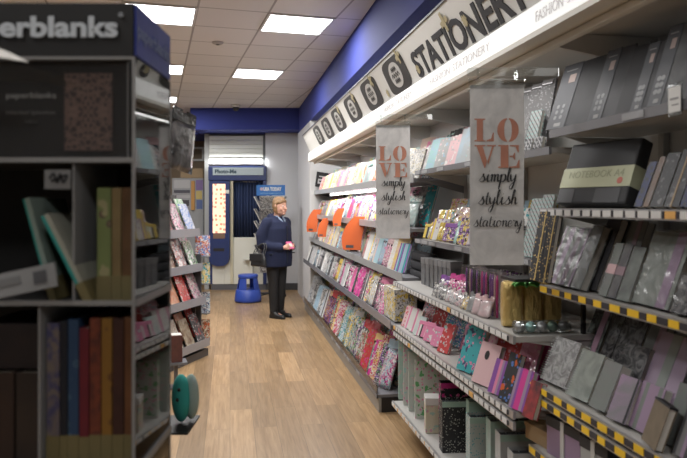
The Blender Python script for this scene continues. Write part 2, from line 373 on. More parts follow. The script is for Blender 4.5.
darkb = plain('logo_dark', (.045, .043, .042), .5); signp = plain('logo_white', (.62, .62, .60), .5); crossm = plain('cross_cream', (.50, .44, .27), .7)
for i, u in enumerate((319, 327.8, 338.8, 353, 371.7, 396.5)):
    a = a_sign(u); s = slen*.5
    bm = bmesh.new(); flat(bm, superell(.50, .225, 5)); on_sign('logo_panel', mesh_of(bm, 'l', darkb), a, s)
    bm = bmesh.new(); flat(bm, superell(.25, .165, 2.2)); on_sign('logo_oval', mesh_of(bm, 'l', signp), a, s, .0045)
    bm = bmesh.new()
    for row_ in (-.038, 0, .038):
        hw_ = .085 if row_ == 0 else .055
        pts_ = [(-hw_+2*hw_*q_/8, row_+(.013 if q_ % 2 else -.013)) for q_ in range(9)]
        ribbon(bm, pts_, .009, calli=False)
    on_sign('logo_script', mesh_of(bm, 'l', darkb), a, s, .0065)
def crossed_strips(u, s, ang, size=.045):  # small cream cross of two flat strips on the sign board
    bm = bmesh.new()
    for t0 in (ang, ang+PI/2):
        c, sn = math.cos(t0), math.sin(t0); w = .014
        flat(bm, [(size*c-w*sn, size*sn+w*c), (-size*c-w*sn, -size*sn+w*c), (-size*c+w*sn, -size*sn-w*c), (size*c+w*sn, size*sn-w*c)], 0 if t0 == ang else .0012)
    on_sign('cream_cross', mesh_of(bm, 't', crossm), a_sign(u), slen*s, .006)
for u, s, an in ((404, .82, .3), (376, .8, .6), (357, .8, .2), (342, .8, .4), (415, .3, .8), (384.5, .25, .9), (450, .72, .2), (466, .5, .7), (545, .8, .5)): crossed_strips(u, s, an, .05 if s > .6 else .026)
greyink = plain('faint_ink', (.52, .50, .50), .6, emit=.35)
for (uL, uR) in ((536, 618), (430, 490), (384, 412)):
    al, ar = a_of(uL, nbx), a_of(uR, nbx)
    for wd, f0, f1 in (('FASHION', 0, .39), ('STATIONERY', .44, 1)):
        wa, wb = al-(al-ar)*f0, al-(al-ar)*f1
        o = link('light_lettering', fit_text(wd, wa-wb, .038, .0008, 0, greyink), cn)
        o.matrix_local = Matrix(((0, 0, -1, nbx-.0015), (-1, 0, 0, (wa+wb)/2), (0, 1, 0, 2.18), (0, 0, 0, 1)))
def area_light(name, loc, sx, sy, e, col, parent=None, rot=(0, 0, 0)):
    ld = bpy.data.lights.new(name, 'AREA'); ld.shape = 'RECTANGLE'; ld.size = sx; ld.size_y = sy; ld.energy = e; ld.color = col
    o = bpy.data.objects.new(name, ld); COL.objects.link(o); o.location = loc; o.rotation_euler = rot
    if parent: o.parent = parent
    return o
area_light('canopy_lamp', (1.20, 7.0, 2.07), .10, 4.6, 15, (1, .97, .94), cn, (0, math.radians(-8), 0))
area_light('canopy_lamp', (1.20, 3.4, 2.07), .10, 2.2, 3, (1, .97, .94), cn, (0, math.radians(-8), 0))
area_light('canopy_lamp', (1.20, 1.2, 2.07), .10, 2.0, .5, (1, .97, .94), cn, (0, math.radians(-8), 0))

# ------------------------------------------------------------------ shelving on the right
BACK = 1.60
def X0(x): return x*CP
B_NM, B_MF = 2.42, 4.34      # bay boundaries along a
def bay(name, a0, a1, label, shelves):
    """shelves: (n_front, z, a0, a1, style, rails, tickets)"""
    r = empty(name, WP(0, 0), PHI, label, 'shelving', None)
    wbox('back_panel', BACK, 1.617, a0, a1, .02, 2.03, plain('back_panel', (.62, .62, .60), .6), r)
    a = a0+.02
    while a < a1:
        wbox('upright', BACK-.025, BACK-.001, a, a+.03, .02, 2.035, shelfm, r); a += .98
    for nf, z, s0, s1, style, rails in shelves:
        m = shelfg if style == 'grey' and s0 > 4.2 else shelfm
        sh = wbox('shelf', nf, BACK-.028, s0, s1, z-.022, z, m, r)
        for j in range(rails):
            zc = z-.012-j*.042
            rl = wbox('price_rail', nf-.012, nf-.001, s0, s1, zc-.016, zc+.015, shelfg if style == 'grey' else rail, r)
            k = 0; aa = s1-.01
            step = {'yellow': .095, 'white': .062, 'grey': .16, 'orange': .085}[style]
            while aa-step > s0:
                if style == 'yellow': cols = (ticky, tickb)
                elif style == 'white': cols = (tickw, tickb) if R.random() < .93 else (ticko, tickb)
                elif style == 'orange': cols = (tickw, ticko) if R.random() < .8 else (tickw, tickb)
                else: cols = (MATS['ticket_grey'], MATS['ticket_grey'])
                wd = step*(R.uniform(.42, .6) if style == 'yellow' else R.uniform(.68, .86))
                if style == 'grey' and R.random() < .5: aa -= step; continue
                wbox('price_ticket', nf-.0155, nf-.0125, aa-wd, aa, zc-.011, zc+.010, cols[0], r)
                if style != 'grey': wbox('price_ticket', nf-.0155, nf-.0125, aa-step+.004, aa-wd-.003, zc-.010, zc+.009, cols[1], r)
                aa -= step; k += 1
        # cantilever brackets under the shelf ends
        for aa in (s0+.004, s1-.012):
            bm = bmesh.new(); prism(bm, [(nf+.05, z-.024), (BACK-.03, z-.024), (BACK-.03, z-.10)], 1, aa, aa+.008)
            link('shelf_bracket', mesh_of(bm, 'br', m), r)
    return r
plain('ticket_grey', (.33, .34, .36), .5)
NEAR = [(X0(1.245), 1.806), (X0(1.206), 1.505), (X0(1.205), 1.212), (X0(1.163), .845), (X0(1.16), .60), (X0(1.1), .20)]
MID = [(X0(1.25), 1.745), (X0(1.25), 1.295), (X0(1.10), 1.012), (X0(1.10), .722), (X0(1.09), .215)]
FAR = [(X0(1.25), 1.70), (X0(1.22), 1.36), (X0(1.17), 1.03), (X0(1.09), .715), (X0(1.085), .13)]
sty = ['yellow', 'white', 'yellow', 'yellow', 'yellow', 'white']
bay('nearest_shelving_bay', .25, B_NM-.005, 'nearest grey shelving bay with black and yellow price strips',
    [(n, z, .30 if i < 5 else .3, B_NM-.01, 'yellow' if i in (2, 3, 4) else ('white' if i == 1 else 'grey'), 2 if i == 3 else 1) for i, (n, z) in enumerate(NEAR)]).name = 'shelving_bay'
bay('shelving_bay', B_NM, B_MF-.005, 'middle shelving bay with white price strips beneath the nearer love banner',
    [(n, z, B_NM+.002, B_MF-.01, 'grey' if i < 2 else ('orange' if i == 4 else ('white')), 2 if i == 3 else 1) for i, (n, z) in enumerate(MID)])
fb = bay('shelving_bay', B_MF, 9.74, 'long far shelving bay with grey rails full of colourful packs',
    [(n, z, B_MF+.002 if i < 4 else 4.78, 9.73, 'grey', 1) for i, (n, z) in enumerate(FAR)])
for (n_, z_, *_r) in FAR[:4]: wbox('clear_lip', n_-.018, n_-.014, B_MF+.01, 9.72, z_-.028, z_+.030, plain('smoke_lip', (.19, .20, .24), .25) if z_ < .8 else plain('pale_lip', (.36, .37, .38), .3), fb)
wbox('kick_plate', X0(1.09), X0(1.11), 4.78, 9.73, .0, .105, plain('kick_grey', (.28, .27, .25), .5), fb)
wbox('kick_plate', X0(1.11), BACK-.03, 4.775, 4.79, .0, .105, black, fb)
wbox('price_rail', X0(1.075), X0(1.083), 4.78, 9.73, .106, .19, clear('clear_rail', (.8, .8, .82), .3, .1), fb)
tb = plain('tube_glow', (1, .98, .96), .4, emit=6)
tl = empty('fluorescent_tube', WP(0, 0), PHI, 'white glowing tube fixed beneath the far top shelf', 'lamp')
bm = bmesh.new(); tube(bm, [(1.30, 5.2, 1.655), (1.30, 8.6, 1.655)], .013, 8); link('tube', mesh_of(bm, 't', tb), tl)
for a in (5.16, 8.6): wbox('end_cap', 1.28, 1.32, a, a+.04, 1.635, 1.677, white, tl)
area_light('tube_lamp', (1.30, 6.9, 1.635), .05, 3.2, 16, (1, .97, .95), tl)
wbox('end_panel', 1.17, BACK-.03, 9.731, 9.739, 0, 2.03, white, fb)

# ------------------------------------------------------------------ stock
PAL = {'white': (.62, .61, .59), 'cream': (.55, .50, .38), 'pink': (.62, .20, .34), 'pale pink': (.60, .40, .42), 'magenta': (.55, .035, .25), 'purple': (.20, .06, .30),
       'lilac': (.29, .205, .305), 'blue': (.06, .16, .45), 'pale blue': (.32, .45, .55), 'teal': (.03, .30, .33), 'aqua': (.30, .50, .48), 'green': (.10, .33, .12),
       'yellow': (.68, .50, .08), 'orange': (.52, .09, .01), 'red': (.48, .04, .04), 'grey': (.17, .17, .175), 'light grey': (.36, .37, .37), 'dark grey': (.045, .046, .052),
       'black': (.016, .016, .02), 'brown': (.16, .08, .04), 'tan': (.36, .25, .14), 'gold': (.66, .48, .18), 'silver': (.48, .48, .50), 'navy': (.02, .03, .10),
       'mint': (.33, .47, .41), 'sage grey': (.165, .19, .175), 'charcoal': (.026, .028, .033)}
def setc(o, *names):
    for k in range(3):
        n = names[k % len(names)]; o['c%d' % (k+1)] = [float(x) for x in (PAL[n] if isinstance(n, str) else n)]
CACHE = {}
def q(v, s=.01): return round(v/s)*s
def m_slab(w, h, t, mats, bow=0, bev=.002, lip=0):
    """printed slab: cover (slot 0) in front, back and spine, paper (slot 1) on the open edges"""
    key = ('slab', w, h, t, tuple(mats), bow, lip)
    if key in CACHE: return CACHE[key]
    bm = bmesh.new(); c = .0018
    nx = 5
    def sheet(y0, y1):
        va = []
        for i in range(nx+1):
            x = -w/2+w*i/nx; b = -bow*math.sin(PI*i/nx)
            va.append([bm.verts.new((x, y+b, z)) for y in (y0, y1) for z in (0, h)])
        for A, B in zip(va, va[1:]):
            for qd in ((0, 1), (1, 3), (3, 2), (2, 0)): bm.faces.new((A[qd[0]], A[qd[1]], B[qd[1]], B[qd[0]]))
        for A in (va[0], va[-1]): bm.faces.new((A[0], A[1], A[3], A[2]))
    sheet(0, c); sheet(t-c, t); bx(bm, -w/2, -w/2+c, c, t-c, 0, h, 0)
    n0 = len(bm.faces); bx(bm, -w/2+c, w/2-.003, c-.0005, t-c+.0005, .003, h-.003, 1)
    me = mesh_of(bm, 'slab', mats); CACHE[key] = me; return me
def m_pack(w, h, t, mats, header=True):
    """cellophane pack: printed card header with a hook hole and a bulging wrapped body"""
    key = ('pack', w, h, t, tuple(mats), header)
    if key in CACHE: return CACHE[key]
    bm = bmesh.new(); hb = h*.82 if header else h; nx, nz = 6, 7; rnd = random.Random(int(w*1000+h*777+t*5555))
    g = {}
    for s in (0, 1):
        for i in range(nx+1):
            for j in range(nz+1):
                fx, fz = i/nx, j/nz; e = (math.sin(PI*min(1, max(0, fx)))*math.sin(PI*fz))**.45 if 0 < i < nx and 0 < j < nz else 0
                b = t/2*e*rnd.uniform(.85, 1.0)
                g[s, i, j] = bm.verts.new((-w/2+w*fx, t/2-b if s == 0 else t/2+b+.0004, hb*fz))
    for s in (0, 1):
        for i in range(nx):
            for j in range(nz):
                f = bm.faces.new((g[s, i, j], g[s, i+1, j], g[s, i+1, j+1], g[s, i, j+1])); f.smooth = True
    bmesh.ops.remove_doubles(bm, verts=bm.verts, dist=.0006)
    if header:
        hw = w*.98/2; y0, y1 = t/2-.0015, t/2+.0015; hh = .006
        prism(bm, [(-hw, hb-.004), (hw, hb-.004), (hw, h-hh), (hw-hh, h), (.014, h), (.014, h-.010), (-.014, h-.010), (-.014, h), (-hw+hh, h), (-hw, h-hh)], 1, y0, y1, 1)
    me = mesh_of(bm, 'pack', mats); CACHE[key] = me; return me
def m_tub(w, h, t, mats):
    """box with lid"""
    key = ('tub', w, h, t, tuple(mats))
    if key in CACHE: return CACHE[key]
    bm = bmesh.new(); bx(bm, -w/2, w/2, 0, t, 0, h*.8, 0, .003); bx(bm, -w/2-.002, w/2+.002, -.002, t+.002, h*.76, h, 1, .003)
    me = mesh_of(bm, 'tub', mats); CACHE[key] = me; return me
def coil_mesh(h, t, x, m='steel', n=14):
    bm = bmesh.new()
    for k in range(n):
        z = h*(.06+.88*k/(n-1)); r = t*.62+.002
        tube(bm, [(x+r*.8*math.cos(2*PI*j/8), t/2+r*math.sin(2*PI*j/8), z) for j in range(8)], .0011, 4, True)
    return mesh_of(bm, 'coil', m)
USED = {}
NICE = {'floral': 'floral', 'collage': 'multicoloured', 'marble': 'marbled', 'soft': 'mottled', 'dots': 'dotted', 'stripe': 'striped', 'scales': 'scale patterned', 'plain': 'plain'}
CATN = {'notebook': 'notebook', 'magazine': 'magazine', 'sticker_pack': 'pack', 'boxed_set': 'box', 'greeting_card': 'card', 'craft_pack': 'pack', 'spiral_notebook': 'notebook'}
def finish(items):
    """items: dicts with root,obj desc,row,idx; writes labels that single each one out"""
    cnt = {}
    for it in items: cnt.setdefault(it['desc']+it['row'], []).append(it)
    rows = {}
    for it in items: rows.setdefault(it['row'], []).append(it)
    for row, lst in rows.items():
        for i, it in enumerate(lst):
            base = it['desc']; lb = '%s in the %s' % (base, row)
            if len(cnt[base+row]) > 1 or lb in USED:
                nb_ = lst[i-1] if i else (lst[i+1] if len(lst) > 1 else None)
                lb2 = '%s beside a %s, %s' % (base, nb_['desc'], row) if nb_ else lb
                if lb2 in USED or len(lb2.split()) > 16:
                    lb2 = '%s, %s from the far end, %s' % (base, ORD(i+1), row)
                lb = lb2
            while lb in USED: lb = '%s, %s from the far end, %s' % (base, ORD(i+1), row)
            USED[lb] = 1; it['root']['label'] = lb
def ORD(n):
    s = ['zeroth', 'first', 'second', 'third', 'fourth', 'fifth', 'sixth', 'seventh', 'eighth', 'ninth', 'tenth', 'eleventh', 'twelfth']
    return s[n] if n < len(s) else '%d%s' % (n, {1: 'st', 2: 'nd', 3: 'rd'}.get(n % 10 if n % 100 not in (11, 12, 13) else 0, 'th'))
def pose(o, n, a, z, lean, yaw, t=0, roll=0):
    """front bottom edge at (n,a,z); local -Y faces the aisle, +X towards the camera end"""
    rot = Matrix.Rotation(PHI-PI/2+yaw, 4, 'Z') @ Matrix.Rotation(-lean, 4, 'X') @ Matrix.Rotation(roll, 4, 'Y')
    o.matrix_world = Matrix.Translation(WP(n, a, z+t*math.sin(lean)+.001)) @ rot
    o.rotation_mode = 'XYZ'
D = math.radians
def stock_row(row, group, a_far, a_near, n, z, hr, wr, tr, kinds, cols, pats, lean=(22, 22.7), yaw=(31, 31.5), gap=.006, skip=(), step=None):
    a = a_far-.06; items = []; run = 0
    while a > a_near+.05:
        if run <= 0:
            run = R.choice((1, 1, 2, 3)); k = R.choice(kinds); w = q(R.uniform(*wr)); h = q(R.uniform(*hr), .02); t = q(R.uniform(*tr), .004)
            if k == 'greeting_card': t = .004
            if k in ('sticker_pack', 'craft_pack'): t = max(t, .014)
            if k == 'boxed_set': t = max(t, .03)
            pt = R.choice(pats); c1 = R.choice(cols); c2 = R.choice([c for c in cols if c != c1]); c3 = R.choice(cols+['white', 'black'])
        run -= 1
        yw = D(R.uniform(*yaw)); s = max((t+gap+.008)/max(.2, math.sin(yw)), .62*w*math.cos(yw)) if step is None else step
        if math.degrees(yw) < 12: s = w*math.cos(yw)+t*math.sin(abs(yw))+gap
        ac = a; a -= s*R.uniform(1.0, 1.12)
        if any(s0 < ac < s1 for s0, s1 in skip): continue
        if k in ('sticker_pack', 'craft_pack'):
            me = m_pack(w, h, t, (pt+'_gloss', 'plain_gloss' if k == 'sticker_pack' else 'collage'))
        elif k == 'boxed_set': me = m_tub(w, h*.8, t, (pt, 'plain'))
        else: me = m_slab(w, h, max(t, .008) if k != 'greeting_card' else .004, (pt+('_gloss' if k == 'magazine' else ''), 'paper'), .004 if k == 'magazine' else 0)
        o = link(k, me); pose(o, n+w/2*abs(math.sin(yw)), ac, z, D(R.uniform(*lean)), yw, t if k != 'greeting_card' else .004)
        setc(o, c1, c2, c3)
        o['category'] = CATN[k]; o['group'] = group
        desc = ('%s %s %s' % (c1, NICE[pt], k.replace('_', ' '))) if pt != 'collage' else '%s-and-%s patterned %s' % (c1.replace(' ', '-'), c2.replace(' ', '-'), k.replace('_', ' '))
        if pt == 'plain': desc = '%s %s' % (c1, k.replace('_', ' '))
        items.append(dict(root=o, desc=desc, row=row))
    finish(items)
BR = ['pink', 'white', 'magenta', 'purple', 'light grey', 'yellow', 'blue', 'silver', 'teal', 'pale pink', 'red', 'white', 'dark grey']
PS = ['white', 'pale pink', 'pale blue', 'aqua', 'cream', 'light grey', 'pink', 'yellow']
GR = ['light grey', 'silver', 'white', 'dark grey', 'pale blue', 'grey']
DK = ['purple', 'black', 'magenta', 'green', 'gold', 'teal', 'red', 'yellow']
cg = ['collage', 'collage', 'floral', 'stripe', 'dots', 'soft']
F = FAR
# far bay, top shelf
g = 'stock on the top shelf of the far bay'
stock_row('front row, far top shelf', g, 9.6, 4.55, F[0][0]+.02, F[0][1], (.22, .28), (.08, .13), (.01, .02), ['greeting_card', 'notebook', 'magazine', 'sticker_pack'], PS+['orange'], cg)
stock_row('back row, far top shelf', g, 9.6, 4.55, F[0][0]+.15, F[0][1], (.30, .36), (.09, .14), (.01, .02), ['magazine', 'notebook', 'sticker_pack'], PS, cg)
g = 'stock on the second shelf of the far bay'
stock_row('front row, second far shelf', g, 9.6, 4.55, F[1][0]+.02, F[1][1], (.20, .26), (.08, .12), (.01, .02), ['craft_pack', 'sticker_pack', 'notebook'], PS+BR, cg)
stock_row('back row, second far shelf', g, 9.6, 4.55, F[1][0]+.14, F[1][1], (.26, .32), (.08, .13), (.01, .02), ['craft_pack', 'magazine'], BR, cg)
g = 'stock on the third shelf of the far bay'
stock_row('front row, third far shelf', g, 9.6, 4.55, F[2][0]+.02, F[2][1], (.20, .27), (.08, .13), (.012, .024), ['craft_pack', 'sticker_pack', 'magazine', 'notebook'], BR+PS, cg, skip=((6.0, 6.9),))
stock_row('back row, third far shelf', g, 9.6, 4.55, F[2][0]+.15, F[2][1], (.28, .31), (.11, .15), (.012, .03), ['craft_pack', 'magazine'], PS+['orange'], cg)
g = 'stock on the fourth shelf of the far bay'
stock_row('front row, fourth far shelf', g, 9.6, 7.2, F[3][0]+.012, F[3][1], (.20, .26), (.10, .15), (.012, .02), ['magazine', 'notebook', 'sticker_pack'], GR, cg)
stock_row('nearer front, fourth far shelf', g, 7.2, 4.68, F[3][0]+.012, F[3][1], (.20, .27), (.09, .14), (.012, .024), ['craft_pack', 'magazine', 'sticker_pack'], ['pink', 'white', 'magenta', 'light grey', 'yellow', 'dark grey'], cg)
stock_row('back row, fourth far shelf', g, 9.6, 4.68, F[3][0]+.16, F[3][1], (.26, .29), (.11, .16), (.014, .034), ['craft_pack', 'sticker_pack'], ['pink', 'white', 'magenta', 'purple', 'light grey', 'pale pink'], cg)
g = 'stock on the bottom shelf of the far bay'
stock_row('front row, far bottom shelf', g, 9.6, 8.0, F[4][0]+.02, F[4][1], (.30, .38), (.14, .20), (.02, .04), ['magazine', 'notebook'], GR, cg)
stock_row('nearer front, far bottom shelf', g, 8.0, 4.85, F[4][0]+.02, F[4][1], (.30, .40), (.11, .17), (.014, .03), ['craft_pack', 'magazine', 'sticker_pack'], DK+['white', 'pale blue'], ['collage', 'collage', 'floral', 'collage'])
stock_row('back row, far bottom shelf', g, 9.6, 4.85, F[4][0]+.155, F[4][1], (.44, .50), (.13, .20), (.02, .04), ['craft_pack', 'magazine', 'sticker_pack'], DK+['light grey'], ['collage', 'collage', 'floral'])
# middle bay
Mm = MID
g = 'stock on the top shelf of the middle bay'
stock_row('front row, middle bay top shelf', g, 4.28, 2.95, Mm[0][0]+.02, Mm[0][1], (.18, .22), (.10, .13), (.01, .02), ['notebook', 'greeting_card'], ['aqua', 'pale pink', 'white', 'light grey', 'pale blue'], ['floral', 'soft', 'stripe', 'marble'])
stock_row('back row, middle bay top shelf', g, 4.28, 3.0, Mm[0][0]+.13, Mm[0][1], (.24, .30), (.12, .15), (.01, .02), ['notebook', 'magazine'], ['aqua', 'pale pink', 'white', 'dark grey'], ['floral', 'soft', 'collage'])
g = 'stock on the second shelf of the middle bay'
stock_row('front row, second middle shelf', g, 4.28, 2.9, Mm[1][0]+.02, Mm[1][1], (.12, .16), (.08, .12), (.01, .02), ['notebook', 'boxed_set', 'sticker_pack'], ['pale pink', 'white', 'yellow', 'aqua', 'black', 'purple'], cg)
stock_row('middle row, second middle shelf', g, 4.28, 2.9, Mm[1][0]+.09, Mm[1][1], (.20, .24), (.09, .13), (.01, .02), ['notebook', 'magazine', 'sticker_pack'], ['white', 'pale pink', 'black', 'teal', 'yellow'], cg)
stock_row('back row, second middle shelf', g, 4.28, 2.9, Mm[1][0]+.16, Mm[1][1], (.24, .28), (.10, .14), (.01, .02), ['magazine', 'sticker_pack'], ['white', 'pale blue', 'yellow', 'teal', 'pink'], cg)
g = 'stock on the fourth shelf of the middle bay'
stock_row('front row, fourth middle shelf', g, 4.28, 3.32, Mm[3][0]+.02, Mm[3][1], (.10, .16), (.07, .11), (.012, .02), ['notebook', 'boxed_set', 'notebook'], ['pink', 'red', 'white', 'pale pink', 'aqua'], ['floral', 'stripe', 'soft'], yaw=(20, 20.5))
stock_row('middle row, fourth middle shelf', g, 4.28, 2.62, Mm[3][0]+.14, Mm[3][1], (.17, .21), (.09, .13), (.012, .02), ['notebook', 'magazine'], ['teal', 'red', 'pink', 'black', 'pale pink', 'blue'], ['floral', 'floral', 'collage'], yaw=(20, 20.5))
stock_row('back row, fourth middle shelf', g, 4.28, 2.62, Mm[3][0]+.24, Mm[3][1], (.20, .24), (.09, .13), (.012, .03), ['notebook', 'notebook'], ['black', 'purple', 'charcoal', 'grey', 'magenta'], ['floral', 'plain', 'collage'], yaw=(20, 20.5), gap=.01)
# gap filler behind hero stock, nearest bay bottom
g = 'stock on the lowest shelf of the nearest bay'
# ------------------------------------------------------------------ hanging banners
GL = {
 's': ([[(0, .1), (.30, .6), (.46, 1.08), (.44, .85), (.62, .45), (.56, .1), (.32, 0), (.12, .12)]], .72),
 'i': ([[(0, .15), (.16, .55), (.26, 1), (.22, .45), (.3, .05), (.42, .03), (.55, .25)], [(.30, 1.36), (.36, 1.5)]], .52),
 'm': ([[(0, .8), (.12, 1), (.18, .75), (.16, 0)], [(.17, .5), (.32, .95), (.46, .95), (.5, .5), (.48, 0)], [(.5, .5), (.66, .95), (.8, .95), (.84, .45), (.9, .04), (1.1, .25)]], 1.06),
 'p': ([[(0, .7), (.12, 1), (.12, .3), (.02, -1)], [(.1, .5), (.3, .98), (.56, .9), (.6, .35), (.38, 0), (.14, .12)], [(.58, .2), (.75, .3)]], .72),
 'l': ([[(0, .15), (.26, 1), (.36, 1.8), (.24, 1.95), (.16, 1.2), (.18, .25), (.32, 0), (.48, .2)]], .44),
 'y': ([[(0, 1), (.06, .4), (.22, .08), (.42, .4), (.56, 1)], [(.56, 1), (.5, 0), (.32, -.9), (.1, -.95), (.05, -.6), (.36, -.12), (.7, .25)]], .68),
 't': ([[(.24, 1.65), (.18, .8), (.2, .15), (.36, 0), (.52, .2)], [(-.02, 1.05), (.5, 1.12)]], .5),
 'h': ([[(0, .2), (.26, 1.1), (.36, 1.8), (.24, 1.95), (.14, 1.1), (.12, 0)], [(.12, .4), (.32, .95), (.48, .85), (.5, .3), (.58, .03), (.74, .25)]], .7),
 'a': ([[(.56, .9), (.3, 1), (.05, .5), (.18, .03), (.42, .25), (.58, .95), (.56, .3), (.64, .03), (.8, .25)]], .77),
 'o': ([[(.42, 1), (.14, .85), (.04, .35), (.26, 0), (.54, .3), (.52, .8), (.38, .98), (.5, .8), (.78, .9)]], .72),
 'n': ([[(0, .8), (.12, 1), (.17, .6), (.14, 0)], [(.15, .5), (.36, .98), (.52, .85), (.54, .3), (.62, .03), (.8, .25)]], .77),
 'e': ([[(0, .4), (.42, .55), (.46, .88), (.28, 1), (.06, .55), (.16, .06), (.42, .05), (.64, .3)]], .6),
 'c': ([[(.5, .85), (.3, 1), (.05, .5), (.2, .02), (.55, .2)]], .6),
 'r': ([[(0, .85), (.10, 1.05), (.2, .92), (.42, .9), (.38, .4), (.46, .04), (.62, .25)]], .58)}
def script_word(bm, s, cx, y, width, z):
    tot = sum(GL[c][1] for c in s); k = width/tot; x = cx-width/2
    for c in s:
        for st in GL[c][0]: ribbon(bm, [(x+px*k, y+py*k*.82) for px, py in [(a_+.12*b_, b_) for a_, b_ in st]], .0062 if k > .03 else .0046, z)
        x += GL[c][1]*k
def stencil_love(bm, W, z):
    """high-contrast stencil capitals, two lines, in a W wide field; origin at field's lower left"""
    def poly(pts, ox, oy, w, h): flat(bm, [(ox+x*w, oy+y*h) for x, y in pts], z, .0012)
    lw, lh = W*.47, W*.50; top = W*.58
    # L
    poly([(.0, 0), (.56, 0), (.56, .05), (.44, .06), (.44, .94), (.56, .95), (.56, 1), (0, 1), (0, .95), (.12, .94), (.12, .06), (0, .05)], 0, top, lw*.9, lh)
    poly([(.62, 0), (1, 0), (1, .38), (.95, .38), (.86, .12), (.62, .05)], 0, top, lw*.9, lh)
    # O
    for sgn in (-1, 1):
        o_ = [(.5+sgn*(.04+.46*math.sin(t)), .5+.52*math.cos(t)) for t in [PI*k/14 for k in range(15)]]
        i_ = [(.5+sgn*(.04+.14*math.sin(t)), .5+.46*math.cos(t)) for t in [PI*k/14 for k in range(14, -1, -1)]]
        poly(o_+i_, W*.5, top, lw, lh)
    # V
    poly([(0, 1), (.5, 1), (.5, .95), (.38, .94), (.58, .3), (.50, 0), (.46, 0), (.10, .94), (0, .95)], 0, 0, lw, lh)
    poly([(.58, 1), (1, 1), (1, .95), (.9, .93), (.64, .14), (.60, .28), (.82, .94), (.58, .95)], 0, 0, lw, lh)
    # E
    poly([(0, 0), (.48, 0), (.48, 1), (0, 1), (0, .95), (.12, .94), (.12, .06), (0, .05)], W*.52, 0, lw, lh)
    poly([(.54, 1), (.96, 1), (.96, .68), (.91, .68), (.82, .92), (.54, .95)], W*.52, 0, lw, lh)
    poly([(.54, 0), (1, 0), (1, .34), (.95, .34), (.85, .08), (.54, .05)], W*.52, 0, lw, lh)
    poly([(.54, .47), (.68, .47), (.76, .36), (.79, .36), (.79, .66), (.76, .66), (.68, .53), (.54, .53)], W*.52, 0, lw, lh)
def marble_mat():
    m, t, b = nt('banner_marble'); tc = N(t, 'ShaderNodeTexCoord')
    no = N(t, 'ShaderNodeTexNoise', i_Scale=7.0, i_Detail=8.0, i_Distortion=1.2, i_Roughness=.6); L(t, tc.outputs['Object'], no.inputs['Vector'])
    cr = N(t, 'ShaderNodeValToRGB'); e = cr.color_ramp.elements
    e[0].position = .32; e[0].color = (.56, .565, .57, 1); e[1].position = .62; e[1].color = (.80, .80, .80, 1)
    L(t, no.outputs['Fac'], cr.inputs[0]); L(t, cr.outputs[0], b.inputs['Base Color']); b.inputs['Roughness'].default_value = .5; return m
marble = marble_mat(); inkb = plain('banner_ink', (.035, .036, .04), .6)
def banner(x, y, ztop, label):
    r = empty('hanging_banner', (x, y, ztop), 0, label, 'banner')
    w, h = .202, .674
    bm = bmesh.new(); nz = 10
    for j in range(nz):
        z0, z1 = -h*j/nz, -h*(j+1)/nz; f = lambda z: .004*math.sin(z*9)
        vs = [bm.verts.new((xx, yy+f(z), z)) for z in (z0, z1) for yy in (0, .0016) for xx in (0, w)]
        for qd in ((0, 1, 5, 4), (2, 6, 7, 3), (0, 4, 6, 2), (1, 3, 7, 5)): bm.faces.new([vs[i] for i in qd])
    bmesh.ops.remove_doubles(bm, verts=bm.verts, dist=1e-5)
    bmesh.ops.holes_fill(bm, edges=bm.edges)
    link('banner_sheet', mesh_of(bm, 'b', marble), r)
    Mt = Matrix(((1, 0, 0, 0), (0, 0, -1, -.0045), (0, 1, 0, 0), (0, 0, 0, 1)))
    bm = bmesh.new(); stencil_love(bm, .170, 0)
    o = link('love_lettering', mesh_of(bm, 'l', copper), r); o.matrix_local = Matrix.Translation((.016, 0, -.310)) @ Mt
    for wd, yy, ww in (('simply', -.362, .14), ('stylish', -.447, .145), ('stationery', -.53, .182)):
        bm = bmesh.new(); script_word(bm, wd, w/2, yy, ww, 0)
        o = link('script_lettering', mesh_of(bm, wd, inkb), r); o.matrix_local = Mt
    # clear hanger: clamp strip and arm reaching to the lit canopy
    box('clamp_strip', -.004, w+.004, -.003, .005, -.012, .022, acrylr, r)
    box('hanger_arm', -.01, w+.13, -.002, .003, .034, .064, acrylr, r)
    for xx in (.03, w-.03): box('hanger_link', xx-.004, xx+.004, -.001, .002, .018, .06, acrylr, r)
    return r
b1 = banner(.4734, 2.5, 1.969, 'nearer grey marble banner with copper LOVE lettering over black script')
b2 = banner((376-CU)/FPX*3.97, 3.97, 1.995, 'farther, smaller grey LOVE banner hanging over the bright packs')

# ------------------------------------------------------------------ individually modelled stock
def nb_parts(w, h, t, bow=0):
    bm = bmesh.new(); c = .002
    bx(bm, -w/2, w/2, 0, c, 0, h, 0); bx(bm, -w/2, w/2, t-c, t, 0, h, 0); bx(bm, -w/2, -w/2+c, c, t-c, 0, h, 0)
    bm2 = bmesh.new(); bx(bm2, -w/2+c+.0003, w/2-.004, c+.0003, t-c-.0003, .003, h-.003)
    return bm, bm2
def hero_root(name, uL, uR, tier, off, label, cat, group=None, lean=22, yaw=0, t=.02, n=None, z=None):
    n = (tier[0] if n is None else n)+off; z = tier[1] if z is None else z
    aL_, aR_ = a_of(uL, n), a_of(uR, n); w = (aL_-aR_)
    r = empty(name, label=label, cat=cat, group=group)
    if yaw: w = w*.92
    pose(r, n, (aL_+aR_)/2, z, D(lean), D(yaw), t)
    return r, w, (aL_+aR_)/2, y_of((uL+uR)/2, n), n, z
TOPS = {1.806: 2.075, 1.505: 1.775, 1.212: 1.475, .845: 1.18, .60: .77, 1.745: 2.07, 1.295: 1.71, 1.012: 1.265, .722: .98, .215: .66}
def height_for(vTop, Y, z, lean, n=0):
    h = max(.05, (EYE-(vTop-HV)*(Y+.02)/FPX-z)/math.cos(D(lean)))
    lim = TOPS.get(round(z, 3))
    return min(h, (lim-z-.012)/math.cos(D(lean))) if lim else h
